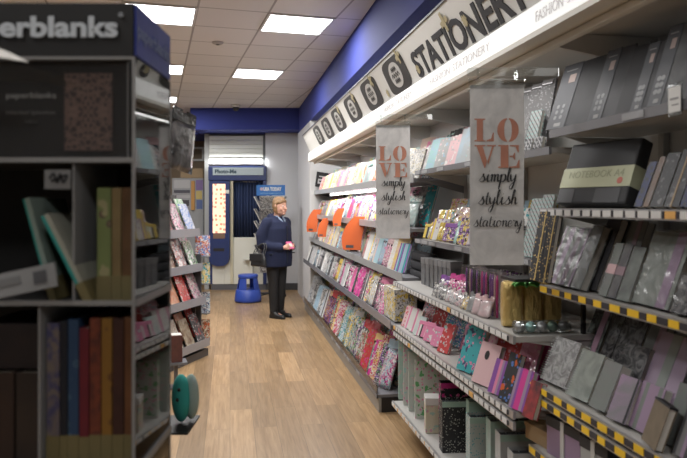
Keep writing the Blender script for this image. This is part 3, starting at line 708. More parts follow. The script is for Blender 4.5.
def hero_book(uL, uR, vTop, tier, off, label, cols, pat, t=.02, lean=22, yaw=0, spiral=False, elastic=None, band=None, vband=None, group='notebooks in the nearest bay', name='notebook', wrap=False, n=None, z=None, pages=True, sleeve=None):
    r, w, a, Y, n, z = hero_root('spiral_notebook' if spiral else name, uL, uR, tier, off, label, 'notebook' if 'note' in name else name.split('_')[-1], group, lean, yaw, t, n, z)
    h = height_for(vTop, Y, z, lean)
    A, B = nb_parts(w, h, t)
    o = link('cover', mesh_of(A, 'cover', pat), r); setc(o, *cols)
    if pages: link('pages', mesh_of(B, 'pages', paper), r)
    if spiral: link('spiral', coil_mesh(h, t, -w/2-.002, n=18), r)
    if elastic: e = box('elastic', w*.36, w*.36+.007, -.0016, t+.0016, -.0008, h+.0008, 'plain', r); setc(e, elastic)
    if band:
        z0, z1, cn_ = band; e = box('belly_band', -w/2-.0012, w/2+.0012, -.0014, t+.0012, h*z0, h*z1, 'plain', r); setc(e, cn_)
    if vband:
        x0, x1, cn_ = vband; e = box('vertical_band', w*(x0-.5), w*(x1-.5), -.0014, t+.0013, -.0006, h+.0006, 'plain', r); setc(e, cn_)
    if wrap:
        e = box('wrapper', -w/2-.003, w/2+.003, -.004, t+.003, -.0009, h+.004, 'crinkle', r)
    return r, w, h
def crinkle():
    m = clear('crinkle', (.93, .93, .93), .14, .28); t = m.node_tree
    gl = [x for x in t.nodes if x.type == 'BSDF_GLOSSY'][0]
    no = N(t, 'ShaderNodeTexNoise', i_Scale=11.0, i_Detail=1.0, i_Distortion=1.4); tc = N(t, 'ShaderNodeTexCoord'); bu = N(t, 'ShaderNodeBump', i_Strength=.9, i_Distance=.03)
    L(t, tc.outputs['Object'], no.inputs['Vector']); L(t, no.outputs['Fac'], bu.inputs['Height']); L(t, bu.outputs['Normal'], gl.inputs['Normal'])
crinkle()
T1, T2, T3, T4, T5, T6 = NEAR
# top shelf: dark organisers with sleeves
def organiser(uL, uR, vTop, label, cols, t, sl, strap=False, sleeve=True):
    r, w, a, Y, n, z = hero_root('organiser', uL, uR, T1, .03, label, 'organiser', 'dark organisers on the nearest top shelf', 20, 8, t)
    h = height_for(vTop, Y, z, 20)
    bm = bmesh.new(); bx(bm, -w/2, w/2, 0, .005, 0, h, 0, .0015); bx(bm, -w/2, w/2, t-.005, t, 0, h, 0, .0015); bx(bm, -w/2, -w/2+.005, .004, t-.004, 0.001, h-.001)
    o = link('cover', mesh_of(bm, 'c', 'satin'), r); setc(o, *cols)
    box('pages', -w/2+.008, w/2-.008, .006, t-.006, .006, h-.008, paper, r)
    if sleeve:
        x0, x1 = -w/2-.0015, -w/2+w*sl
        e = box('card_sleeve', x0, x1, -.0016, t+.001, -.0008, h+.0012, 'plain', r); setc(e, (.075, .08, .092))
        xc = (x0+x1)/2; sw = x1-x0
        box('sleeve_picture', xc-sw*.02, xc+sw*.33, -.0026, -.0018, h*.70, h*.83, plain('sleeve_pic', (.40, .32, .30), .6), r)
        bm = bmesh.new()
        for j in range(3):
            for i in range(2):
                flat(bm, superell(.014, .014, 2, 14, 0, 0)) if False else lathe(bm, [(.0085, 0), (.0085, .0006)], (xc-sw*.16+i*sw*.30, h*(.17+.085*j), 0), 12)
        e = link('sleeve_icon', mesh_of(bm, 'i', plain('sleeve_icon', (.30, .31, .32), .6)), r); e.matrix_local = Matrix(((1, 0, 0, 0), (0, 0, -1, -.0017), (0, 1, 0, 0), (0, 0, 0, 1)))
        box('sleeve_code', xc-sw*.1, xc+sw*.25, -.0024, -.0018, h*.03, h*.08, plain('sleeve_code', (.33, .33, .33), .6), r)
        box('sleeve_line', xc-sw*.3, xc+sw*.3, -.0024, -.0018, h*.895, h*.91, MATS['sleeve_icon'], r)
    if strap:
        e = box('strap', w*.28, w/2+.004, -.004, t+.003, h*.48, h*.56, 'satin', r, .001); setc(e, 'charcoal', 'black')
        bm = bmesh.new(); ball(bm, (w*.33, -.005, h*.52), .006, 10, sc3=(1, .4, 1)); link('press_stud', mesh_of(bm, 's', steel), r)
organiser(549, 588, 46, 'dark charcoal organiser at the left end of the nearest top shelf, grey sleeve', ('charcoal', 'black'), .03, .42)
organiser(589, 613, 49, 'mid grey organiser with icon sleeve, second from left on the nearest top shelf', ('dark grey', 'charcoal'), .022, .5)
organiser(615, 629, 47, 'slim black organiser without a sleeve on the nearest top shelf', ('black', 'black'), .03, .4, False, False)
organiser(631, 647, 44, 'narrow grey sleeved organiser between the slim black one and the strapped one', ('dark grey', 'charcoal'), .024, .6)
organiser(649, 684, 24, 'tall grey organiser with a closing strap at the right end of the top shelf', ((.10, .105, .11), 'dark grey'), .03, .36, True)
organiser(686, 720, 20, 'grey organiser cut by the right picture edge on the top shelf', ((.10, .105, .11), 'dark grey'), .03, .36)
# acrylic price holder on the top shelf edge
ticket_g = plain('card_line', (.25, .25, .26), .6)
ph = empty('price_holder', WP(T1[0], a_of(681, T1[0]), T1[1]), PHI, 'clear upright price holder clipped to the nearest top shelf edge', 'price holder')
box('holder_plate', -.02, -.016, -.03, .03, -.04, .05, acrylr, ph)
box('price_card', -.0205, -.0201, -.026, .026, -.03, .04, tickw, ph)
box('card_line', -.0212, -.0206, -.018, .018, .004, .010, ticket_g, ph); box('card_line', -.0212, -.0206, -.018, .010, -.012, -.008, ticket_g, ph)
# second shelf: big boxed notebook
r, w, a, Y, n, z = hero_root('boxed_notebook', 563, 617, T2, .03, 'large black notebook with a wide cream paper band, leaning on the second shelf', 'notebook', None, 20, 14, .055)
h = height_for(146, Y, z, 20); t = .055
bm = bmesh.new(); bx(bm, -w/2, w/2, 0, t, 0, h, 0, .008); o = link('cover', mesh_of(bm, 'c', 'satin'), r); setc(o, (.014, .015, .018), (.02, .022, .026))
bm = bmesh.new(); bx(bm, -w/2-.0015, w/2+.0015, -.002, t+.0015, h*.26, h*.58, 0, .001); o = link('paper_band', mesh_of(bm, 'c', 'plain'), r); setc(o, (.48, .50, .34))
o = link('band_lettering', fit_text('NOTEBOOK A4', w*.78, .026, .0004, -.0002, plain('band_ink', (.30, .32, .22), .6)), r); o.matrix_local = Matrix(((1, 0, 0, 0), (0, 0, -1, -.0024), (0, 1, 0, h*.47), (0, 0, 0, 1)))
bm = bmesh.new(); lathe(bm, [(.012, 0), (.012, .0006)], (0, 0, 0), 18); o = link('red_seal', mesh_of(bm, 'r', plain('seal_red', (.55, .16, .12), .6)), r); o.matrix_local = Matrix(((1, 0, 0, w*.36), (0, 0, -1, -.0024), (0, 1, 0, h*.35), (0, 0, 0, 1)))
for x0, x1 in ((-.5, -.25), (.05, .4)):
    o = box('card_flap', w*x0+.002, w*x1, -.0012, -.0004, .004, h*.24, 'plain', r); setc(o, (.05, .052, .058))
gb = 'dark floral books on the nearest second shelf'
for i, (uL, uR, vt, cols, pt, lb) in enumerate(((634, 641, 165, ('navy', 'charcoal', 'dark grey'), 'floral', 'thin dark navy floral book beside the black banded notebook'), (643, 648, 160, ('brown', 'grey', 'tan'), 'soft', 'slim brown-edged book beside the thin navy floral book'),
        (650, 662, 156, ('charcoal', 'dark grey', 'grey'), 'floral', 'charcoal floral book, third right of the black banded notebook'), (664, 678, 152, ('charcoal', 'grey', 'dark grey'), 'floral', 'grey flowered book with a tan tie near the right edge'), (680, 700, 150, ('navy', 'dark grey', 'charcoal'), 'floral', 'navy flowered book cut by the right picture edge, second shelf'))):
    hero_book(uL, uR, vt, T2, .05, lb, cols, pt, .024, 23, 6, group=gb, name='floral_book', vband=(.42, .52, 'tan') if i == 3 else None)
# third shelf
g3 = 'glossy lilac and grey notebooks on the nearest third shelf'
hero_book(546, 569, 231, T3, .02, 'lilac striped notebook in shiny wrap at the left end of the third shelf', ('lilac', 'sage grey', 'grey'), 'stripe', .03, 23, 0, group=g3, wrap=True)
hero_book(570, 580, 229, T3, .02, 'grey marbled notebook in wrap right beside the lilac striped one', ('grey', 'sage grey', 'light grey'), 'marble', .03, 23, 0, group=g3, wrap=True)
hero_book(583, 596, 222, T3, .06, 'dark mottled notebook standing between lilac and grey wrapped ones', ('black', 'charcoal', 'dark grey'), 'marble', .03, 22, 0, group=g3)
hero_book(598, 606, 246, T3, .02, 'small sage notebook with a pink band, front of the third shelf', ('sage grey', 'grey', 'grey'), 'soft', .025, 21, 0, group=g3, spiral=True, band=(.42, .60, 'pale pink'))
hero_book(607, 615, 247, T3, .02, 'small grey notebook beside the pink-banded sage one', ('dark grey', 'grey', 'sage grey'), 'soft', .025, 21, 0, group=g3, band=(.42, .58, (.25, .17, .2)))
hero_book(616, 628, 250, T3, .02, 'small dark sage notebook, left of the large lilac-banded one', ('sage grey', 'dark grey', 'grey'), 'soft', .025, 21, 0, group=g3)
hero_book(606, 626, 224, T3, .11, 'taller sage and lilac notebook standing behind the small grey ones', ('sage grey', 'grey', 'lilac'), 'soft', .03, 19, 0, group=g3, vband=(.55, .75, (.26, .2, .24)))
hero_book(631, 668, 236, T3, .03, 'large sage marbled notebook with a lilac band in glossy wrap', ('sage grey', (.33, .36, .34), 'grey'), 'soft', .03, 21, 0, group=g3, vband=(.66, .90, 'lilac'), wrap=True)
hero_book(670, 690, 280, T3, .02, 'low dark marbled notebook below the silver pack, right edge', ('charcoal', 'grey', 'sage grey'), 'marble', .03, 21, 0, group=g3, wrap=True)
hero_book(670, 705, 245, T3, .10, 'silver grey pack behind the low dark marbled notebook', ('grey', 'silver', 'sage grey'), 'soft', .03, 17, 0, group=g3, wrap=True)
# fourth shelf back row
g4 = 'notebooks on the nearest fourth shelf'
hero_book(590, 600, 288, T4, .20, 'dark marbled notebook left of the pink stripe, back of fourth shelf', ('black', 'grey', 'sage grey'), 'marble', .02, 23, group=g4)
hero_book(572, 588, 306, T4, .20, 'black and grey marbled notebook with a pink band, back row', ('charcoal', 'sage grey', 'grey'), 'marble', .03, 23, group=g4, vband=(.55, .85, (.44, .28, .38)))
hero_book(601, 622, 312, T4, .20, 'widest black and white marbled notebook in the back row', ('charcoal', 'grey', 'sage grey'), 'marble', .03, 23, group=g4)
hero_book(624, 640, 322, T4, .20, 'sage notebook with a rose spine, right of the widest marbled one', ('sage grey', 'grey', 'lilac'), 'soft', .03, 23, group=g4, vband=(.6, .95, (.36, .24, .30)))
hero_book(641, 655, 328, T4, .24, 'silver wrapped notebook standing behind the big lilac one', ('grey', 'silver', 'grey'), 'soft', .03, 21, group=g4, wrap=True)
hero_book(606, 629, 348, T4, .11, 'short marbled notebook with a lilac lower band, middle row', ('charcoal', 'grey', 'sage grey'), 'marble', .03, 21, group=g4, band=(0.0, .38, (.40, .29, .40)))
hero_book(632, 665, 340, T4, .12, 'big lilac notebook with a sage middle stripe leaning at the back', ((.36, .28, .38), (.22, .25, .23), (.36, .28, .38)), 'plain', .03, 23, group=g4, vband=(.36, .62, (.26, .29, .27)))
hero_book(668, 690, 354, T4, .13, 'dark ribbed notebook right of the big lilac one', ('charcoal', 'dark grey', 'charcoal'), 'stripe', .03, 21, group=g4)
hero_book(662, 684, 388, T4, .055, 'small sage marbled notebook at the right edge', ('sage grey', 'grey', 'charcoal'), 'marble', .02, 19, group=g4)
# fourth shelf front row
hero_book(541, 563, 345, T4, .02, 'grey marbled spiral notebook first in the front row', ('grey', 'light grey', 'dark grey'), 'marble', .045, 25, 6, spiral=True, group=g4)
hero_book(566, 586, 357, T4, .015, 'sage grey spiral notebook second in the front row', ('sage grey', (.36, .40, .37), 'grey'), 'soft', .04, 25, 6, spiral=True, group=g4)
hero_book(589, 604, 368, T4, .015, 'sage notebook with grey spine third in the front row', ('sage grey', 'grey', 'grey'), 'soft', .045, 25, 6, group=g4)
hero_book(607, 624, 382, T4, .015, 'lilac notebook with a black elastic, fourth in the front row', ('lilac', 'sage grey', 'grey'), 'soft', .035, 25, 8, group=g4, elastic='black')
hero_book(628, 650, 388, T4, .035, 'lilac and sage striped notebook behind the kraft brown book', ('lilac', 'sage grey', 'lilac'), 'stripe', .03, 21, group=g4)
hero_book(636, 660, 402, T4, -.0, 'kraft brown notebook leaning at the bottom right, black top edge', ((.13, .10, .065), (.20, .155, .10), 'brown'), 'soft', .022, 19, -14, group=g4, band=(.95, 1.0, 'black'))
hero_book(672, 700, 402, T4, .02, 'dark grey striped notebook at the bottom right corner', ('dark grey', 'grey', 'lilac'), 'stripe', .03, 21, group=g4)
hero_book(667, 690, 366, T4, .18, 'yellow green card folder at the right edge', ((.50, .50, .22), (.4, .42, .2), 'cream'), 'plain', .02, 21, group=g4, name='card_folder')
# lower shelf of the nearest bay: gift boxes
def gift_box(uL, uR, vTop, tier, off, label, c, bow=True):
    r, w, a, Y, n, z = hero_root('gift_box', uL, uR, tier, off, label, 'gift box', 'gift boxes on the low nearest shelf', 0, 8, .1)
    h = height_for(vTop, Y, z, 0)*.92; t = .09
    bm = bmesh.new(); bx(bm, -w/2, w/2, 0, t, 0, h*.82, 0, .002); o = link('box_body', mesh_of(bm, 'b', 'plain'), r); setc(o, c)
    bm = bmesh.new(); bx(bm, -w/2-.003, w/2+.003, -.003, t+.003, h*.74, h, 0, .002); o = link('lid', mesh_of(bm, 'b', 'plain'), r); setc(o, 'charcoal' if bow else c)
    if bow:
        box('ribbon', -.010, .010, -.0045, t+.0045, -.0005, h+.0012, plain('ribbon_white', (.5, .5, .48), .5), r)
        bm = bmesh.new()
        for sg in (-1, 1):
            for sg2 in (0, .6): tube(bm, smooth_pts([(0, t/2, h+.004), (sg*.03, t/2+sg2*.03, h+.032), (sg*.048, t/2+sg2*.04, h+.016), (sg*.02, t/2+sg2*.01, h+.005)], 4), .005, 6)
        link('bow', mesh_of(bm, 'b', MATS['ribbon_white']), r)
gift_box(549, 578, 418, T5, .03, 'lilac gift box tied with a white ribbon bow', 'lilac')
gift_box(582, 606, 432, T5, .03, 'grey gift box tied with a white ribbon, right of the lilac one', 'light grey')
gift_box(527, 546, 424, T5, .02, 'small tan gift box without a bow on the low shelf', 'tan', False)

# ---- middle bay heroes
def boxy(name, uL, uR, vTop, tier, off, label, cat, cols, pat, t=.1, lean=0, yaw=0, group=None, bev=.003, lid=None, n=None, z=None):
    r, w, a, Y, n, z = hero_root(name, uL, uR, tier, off, label, cat, group, lean, yaw, t, n, z)
    h = height_for(vTop, Y, z, lean)
    bm = bmesh.new(); bx(bm, -w/2, w/2, 0, t, 0, h, 0, bev); o = link('body', mesh_of(bm, 'b', pat), r); setc(o, *cols)
    if lid: bm = bmesh.new(); bx(bm, -w/2-.002, w/2+.002, -.002, t+.002, h*.8, h+.002, 0, .002); o = link('lid', mesh_of(bm, 'b', 'plain'), r); setc(o, lid)
    return r, w, h, t
# clipboards seen right of the near banner
M1, M2, M3, M4, M5 = MID
for i, (uL, uR, vt) in enumerate(((512, 520, 64), (522, 530, 60), (532, 541, 56))):
    r, w, h = hero_book(uL, uR, vt, M1, .05+.0*i, ['first', 'middle', 'last'][i]+' of three grey patterned clipboards standing behind the near banner', ('grey', 'silver', 'dark grey'), 'dots', .012, 14, 20, group='grey clipboards beside the near banner', name='clipboard', pages=False)
    bm = bmesh.new(); bx(bm, -.03, .03, -.008, .0, h-.025, h-.005, 0, .003); link('clip', mesh_of(bm, 'c', steel), r)
for i, (uL, uR, vt, tier, lb) in enumerate(((524, 533, 112, M1, 'aqua ring notebook low on the top middle shelf beside the clipboards'), (522, 530, 200, M2, 'aqua ring notebook left of the round-patterned one, second middle shelf'), (532, 541, 196, M2, 'aqua notebook with a round emblem, second middle shelf'))):
    r, w, h = hero_book(uL, uR, vt, tier, .01, lb, ('aqua', 'light grey', 'dark grey'), 'scales', .02, 14, 12, group='aqua notebooks beside the near banner', spiral=i < 2)
for i, (uL, uR, vt) in enumerate(((524, 530, 150), (533, 540, 146))):
    hero_book(uL, uR, vt, M1, -.005-.0*i, ['first', 'second'][i]+' small black and white scale patterned notebook by the banner edge', ('light grey', 'dark grey', 'silver'), 'scales', .02, 14, 10, group='scale patterned notebooks')
# black and gold dotted notebooks on an inner ledge by the nearest bay
for i, (uL, uR, vt) in enumerate(((529, 537, 213), (539, 546, 217))):
    hero_book(uL, uR, vt, M2, .03, ['left', 'right'][i]+' black notebook with gold dots standing by the lilac wrapped notebook', ('black', 'gold', 'gold'), 'dots', .02, 12, 10, group='black notebooks with gold dots', vband=(.6, .68, 'gold'), n=X0(1.10), z=1.235)
bm = None
gd = empty('glass_ledge', WP(0, 0), PHI, 'small grey ledge holding the black and gold notebooks', 'shelf')
wbox('ledge', X0(1.10), X0(1.40), 2.43, 2.57, 1.222, 1.233, black, gd); wbox('ledge_support', X0(1.385), X0(1.40), 2.43, 2.445, 1.0125, 1.221, black, gd)
gd.name = 'display_ledge'
# third middle shelf
def soft_case(name, uL, uR, vTop, tier, off, label, cat, cols, mat, t=.07, group=None, ribs=0, yaw=0, z=None):
    r, w, a, Y, n, z = hero_root(name, uL, uR, tier, off, label, cat, group, 0, yaw, t, None, z)
    h = height_for(vTop, Y, z, 0)
    bm = bmesh.new(); nx, nz = 16, 8; prof = []
    for j in range(nz+1):
        ang = PI*j/nz; zz = h/2-h/2*math.copysign(abs(math.cos(ang))**.5, math.cos(ang)); rr = (t/2)*abs(math.sin(ang))**.45+.001
        ring = []
        for k in range(24):
            c, s = math.cos(2*PI*k/24), math.sin(2*PI*k/24)
            x = w/2*abs(c)**.4*math.copysign(1, c)*(.86+.14*abs(math.sin(ang))**.4); y = rr*abs(s)**.6*math.copysign(1, s)
            if ribs: y *= 1+.06*math.sin(x/w*PI*2*ribs)
            ring.append(bm.verts.new((x, t/2+y, zz)))
        prof.append(ring)
    for A, B in zip(prof, prof[1:]):
        for k in range(24): f = bm.faces.new((A[k], A[(k+1) % 24], B[(k+1) % 24], B[k])); f.smooth = True
    bm.faces.new(prof[0][::-1]); bm.faces.new(prof[-1])
    o = link('case_body', mesh_of(bm, 'c', mat), r); setc(o, *cols)
    bm = bmesh.new(); tube(bm, [(-w*.42, t*.5, h+.001), (w*.42, t*.5, h+.001)], .0035, 6); link('zip', mesh_of(bm, 'z', plain('zip_brass', (.5, .4, .2), .3, .9) if 'gold' in cols else black), r)
    return r
gg = 'gold quilted cases'
def place_at(r, n, a, z, yaw): pose(r, n, a, z, 0, D(yaw), 0)
for i in range(3):
    r = soft_case('cosmetic_case', 499, 522, 280, M3, .05, ['leftmost', 'middle', 'rightmost'][i]+' of three shiny gold quilted cases at the shelf end', 'case', ('gold',), 'foil', .075, gg, 3)
    r.scale = (.080/((a_of(499, M3[0]+.05)-a_of(522, M3[0]+.05))), 1, .95); place_at(r, 1.155+i*.088, 2.60, M3[1], 84); r.scale = (.080/((a_of(499, M3[0]+.05)-a_of(522, M3[0]+.05))), 1, .95)
r = empty('foil_leaf', label='crumpled green foil leaf lying on top of the gold cases', cat='decoration'); r.location = WP(1.20, 2.58, 1.188)
bm = bmesh.new(); rnd = random.Random(3)
for k in range(7):
    a0 = k*.9; tube(bm, smooth_pts([(0, 0, 0), (.03*math.cos(a0), .03*math.sin(a0), .012), (.06*math.cos(a0), .05*math.sin(a0), .001)], 4), [.004+.006*math.sin(PI*j/8) for j in range(9)], 5)
o = link('leaf', mesh_of(bm, 'f', 'foil'), r); setc(o, (.10, .38, .08))
r = empty('bauble_tube', label='clear tube of five silver baubles lying at the shelf corner', cat='bauble pack')
place_at(r, 1.215, 2.455, M3[1], 88); wl = .225
bm = bmesh.new(); tube(bm, [(-wl/2, .02, .026), (wl/2, .02, .026)], .0255, 18); link('clear_tube', mesh_of(bm, 't', acrylr), r)
for k in range(5):
    bm = bmesh.new(); ball(bm, (-wl/2+wl*(k+.5)/5, .02, .0255), .0215, 16); o = link('bauble', mesh_of(bm, 'b', 'foil'), r); setc(o, ('silver', 'aqua', 'silver', 'mint', 'silver')[k])
gp = 'clear boxes of pens on the third middle shelf'
for i, (uL, uR, vt, c) in enumerate(((461, 474, 266, 'purple'), (476, 492, 270, 'magenta'))):
    r, w, h, t = boxy('pen_box', uL, uR, vt, M3, .06, ['left', 'right'][i]+' clear box packed with upright dark and pink pens', 'pen box', ('light grey',), 'crinkle', .07, group=gp)
    for k in range(8):
        bm = bmesh.new(); x = -w/2+.008+(w-.016)*k/7; tube(bm, [(x, t*.4, .004), (x, t*.4, h*.8), (x, t*.4, h*.93)], [min(.006, w/19)]*2+[.002], 6)
        o = link('pen', mesh_of(bm, 'p', 'plain'), r); setc(o, R.choice([c, 'black', 'dark grey', 'pale pink', 'purple']))
stock_row('left front, third middle shelf', 'pink packs on the third middle shelf', 3.62, 3.28, M3[0]+.05, M3[1], (.12, .15), (.09, .12), (.02, .03), ['sticker_pack'], ['magenta', 'pink', 'purple'], ['collage', 'stripe'], yaw=(31, 31.5))
stock_row('front edge, third middle shelf', 'small packs on the third middle shelf', 3.6, 2.75, M3[0]+.01, M3[1], (.07, .10), (.06, .08), (.014, .02), ['sticker_pack', 'craft_pack'], ['silver', 'light grey', 'pale pink', 'grey', 'gold'], ['collage', 'soft'], yaw=(25, 25.5))
stock_row('rear row, third middle shelf', 'packs at the back of the third middle shelf', 3.3, 2.7, M3[0]+.24, M3[1], (.14, .18), (.08, .12), (.014, .02), ['sticker_pack', 'notebook'], ['purple', 'silver', 'light grey', 'black', 'gold'], ['collage', 'soft'], yaw=(25, 25.5))
gc = 'grey cartons with teal tops'
for i in range(7):
    u0 = 421+i*4.3
    boxy('carton', u0, u0+3.6, 258+i*.6, M3, .13, 'slim grey carton, %s of seven along the third middle shelf' % ORD(i+1), 'carton', ('grey', 'dark grey', 'teal'), 'soft', .07, group=gc, lid='grey')
for i in range(3):
    height_keep = height_for; height_for = lambda *a_: .058
    soft_case('pencil_case', 407+i, 424+i, 0, M3, .17, ['bottom', 'middle', 'top'][i]+' of three black pencil cases piled on the third middle shelf', 'pencil case', ('black',), 'cloth', .10, 'piled black pencil cases', z=1.013+.0615*i)
    height_for = height_keep
# fourth middle shelf heroes
g5 = 'notebooks at the front of the fourth middle shelf'
def u4(name, uL, uR, vt, lb, cols, pt, **k): return hero_book(uL, uR, vt, M4, k.pop('off', .0), lb, cols, pt, k.pop('t', .025), k.pop('lean', 20), k.pop('yaw', 14), group=g5, **k)
u4('n', 459, 471, 328, 'teal, pink and navy floral notebook above the white price strip', ('teal', 'pink', 'navy'), 'floral', off=.01)
u4('n', 474, 487, 346, 'pale pink notebook with a round black emblem on its cover', ('pale pink', 'pale pink', 'cream'), 'dots')
u4('n', 489, 497, 362, 'violet striped notebook right of the pale pink one', ('purple', 'pink', 'lilac'), 'stripe')
u4('n', 499, 507, 356, 'bright blue and orange floral notebook on the fourth middle shelf', ('black', 'blue', 'orange'), 'floral')
u4('n', 510, 521, 372, 'pink and purple banded notebook near the yellow price strips', ('magenta', 'lilac', 'purple'), 'stripe')
u4('n', 523, 531, 384, 'black and red notebook at the end of the fourth middle shelf', ('black', 'red', 'magenta'), 'soft')
r = [o for o in bpy.data.objects if o.get('label', '').startswith('pale pink notebook with a round')][0]
bm = bmesh.new(); lathe(bm, [(.016, 0), (.016, .0006)], (0, 0, 0), 18); o = link('emblem', mesh_of(bm, 'e', black), r); o.matrix_local = Matrix(((1, 0, 0, -.01), (0, 0, -1, -.0008), (0, 1.3, 0, .13), (0, 0, 0, 1)))
# base shelf of the middle bay: patterned gift bags and files
def file_box(uL, uR, vTop, label, cols, pat, t, off, group, open_top=True, name='box_file', cat='file', yaw=0):
    r, w, a, Y, n, z = hero_root(name, uL, uR, M5, off, label, cat, group, 0, yaw, t)
    h = height_for(vTop, Y, z, 0); c = .003
    bm = bmesh.new(); bx(bm, -w/2, w/2, 0, c, 0, h); bx(bm, -w/2, w/2, t-c, t, 0, h); bx(bm, -w/2, -w/2+c, c, t-c, 0, h); bx(bm, w/2-c, w/2, c, t-c, 0, h); bx(bm, -w/2+c, w/2-c, c, t-c, 0, c)
    o = link('body', mesh_of(bm, 'b', pat), r); setc(o, *cols)
    bm = bmesh.new(); k = 0; dv = max(2, int(w/.045))
    for i in range(dv): x0 = -w/2+w*i/dv+.004; bx(bm, x0, -w/2+w*(i+1)/dv-.004, c+.002, t-c-.002, c+.001, h-.014)
    link('dark_insert', mesh_of(bm, 'b', plain('insert_dark', (.03, .035, .04), .7)), r)
    bm = bmesh.new(); bx(bm, -w/2-.001, w/2+.001, -.0012, -.0004, h-.03, h-.001); o = link('rim', mesh_of(bm, 'r', 'plain'), r); setc(o, cols[-1])
    return r, w, h
gf = 'mint and grey box files on the base shelf'
pas = ((.44, .47, .44), 'pale pink', 'aqua')
gift = 'pastel flowered gift bags on the base shelf'
def gift_bag(uL, uR, vTop, label, cols, pat, off, t=.08, group=gift):
    r, w, a, Y, n, z = hero_root('gift_bag', uL, uR, M5, off, label, 'gift bag', group, 0, 0, t)
    h = height_for(vTop, Y, z, 0); bm = bmesh.new(); c = .0015
    def ring(zz, tt): return [bm.verts.new(p) for p in ((-w/2, t/2-tt/2, zz), (w/2, t/2-tt/2, zz), (w/2-(t-tt)*.25, t/2, zz), (w/2, t/2+tt/2, zz), (-w/2, t/2+tt/2, zz), (-w/2+(t-tt)*.25, t/2, zz))]
    rs = [ring(0, t), ring(h*.6, t*.8), ring(h, t*.55)]
    for A, B in zip(rs, rs[1:]):
        for k in range(6): bm.faces.new((A[k], A[(k+1) % 6], B[(k+1) % 6], B[k]))
    bm.faces.new(rs[0][::-1])
    bm.normal_update(); me = mesh_of(bm, 'bag', pat); o = link('bag_body', me, r); setc(o, *cols); md = o.modifiers.new('s', 'SOLIDIFY'); md.thickness = .0015
    for s in (-1, 1):
        bm = bmesh.new(); tube(bm, smooth_pts([(-w*.2, t/2+s*t*.27, h-.02), (-w*.15, t/2+s*t*.3, h+.035), (w*.15, t/2+s*t*.3, h+.035), (w*.2, t/2+s*t*.27, h-.02)], 5), .002, 5)
        o = link('handle', mesh_of(bm, 'h', 'plain'), r); setc(o, cols[1])
    return r
def face_cam(r, w, Y0, yaw=78, n0=1.115):
    """turn a base-shelf thing so that its front looks down the aisle"""
    a = (Y0-n0*SP)/CP; pose(r, n0+w/2*math.sin(D(yaw)), a, M5[1], 0, D(yaw), 0)
def sized(fn, w, h, Y0, label, cols, pat, t, *args, **k):
    n = M5[0]+.03; fn.__globals__['hero_root'] = lambda name, uL, uR, tier, off, lb, cat, group=None, lean=0, yaw=0, t=.02, n=None, z=None: (empty(name, label=lb, cat=cat, group=group), w, 0, 1, 0, 0)
    keep = fn.__globals__['height_for']; fn.__globals__['height_for'] = lambda *a_: h
    out = fn(0, 0, 0, label, cols, pat, t, *args, **k) if fn is file_box else fn(0, 0, 0, label, cols, pat, 0, t)
    fn.__globals__['hero_root'] = HR; fn.__globals__['height_for'] = keep; return out[0] if isinstance(out, tuple) else out
HR = hero_root
fl1 = ((.46, .48, .45), 'pink', 'aqua')
for Y0, w, h, c, lb in ((4.46, .20, .40, ('mint', 'pale pink', 'aqua'), 'mint flowered gift bag at the far end of the base shelf'), (4.33, .22, .38, fl1, 'pale gift bag with pink flowers just in front of the mint one'),
        (4.20, .25, .37, ((.42, .46, .42), 'pale pink', 'mint'), 'third pale flowered gift bag from the far end of the base shelf'), (4.05, .27, .35, ((.46, .48, .44), 'pink', 'green'), 'nearest of the pale flowered gift bags behind the white topped carton')):
    face_cam(sized(gift_bag, w, h, Y0, lb, c, 'floral', .07), w, Y0)
def fcarton():
    global hero_root, height_for
    hr, hf = hero_root, height_for
    hero_root = lambda name, uL, uR, tier, off, lb, cat, group=None, lean=0, yaw=0, t=.02, n=None, z=None: (empty(name, label=lb, cat=cat, group=group), .10, 0, 1, 0, 0)
    height_for = lambda *a_: .20
    r, w, h, t = boxy('carton', 0, 0, 0, M5, .0, 'low flowered carton with white top and pink rim before the gift bags', 'carton', ('cream', 'pink', 'mint'), 'floral', .1, lid='white')
    hero_root, height_for = hr, hf; face_cam(r, .10, 3.80, 78, 1.10)
fcarton()
for Y0, w, h, t, n0, c, pat, nm, lb in ((3.68, .22, .32, .06, 1.15, ('black', 'pink', 'magenta'), 'floral', 'magazine_file', 'black floral magazine file with a magenta rim'), (3.50, .20, .27, .08, 1.10, ('black', (.5, .5, .45), 'mint'), 'dots', 'box_file', 'black file box scattered with white specks on the base shelf'),
        (3.36, .26, .31, .06, 1.19, ('mint', 'mint', 'mint'), 'soft', 'box_file', 'mint box file just behind the pale dotted one'), (3.22, .26, .275, .08, 1.145, ((.40, .44, .42), 'teal', 'mint'), 'dots', 'box_file', 'pale mint dotted box file on the base shelf'),
        (3.08, .26, .30, .08, 1.19, ('mint', 'light grey', 'mint'), 'soft', 'box_file', 'mint grey box file with dark slots, second from the near end'), (2.93, .28, .29, .08, 1.175, ((.40, .41, .41), (.42, .43, .43), 'mint'), 'soft', 'box_file', 'plain pale grey box file at the bottom of the picture'),
        (2.76, .28, .27, .08, 1.16, ((.40, .41, .41), (.30, .31, .31), 'light grey'), 'soft', 'box_file', 'lowest grey box file, mostly below the picture edge')):
    face_cam(sized(file_box, w, h, Y0, lb, c, pat, t, 0, gf, name=nm), w, Y0, 84, n0)
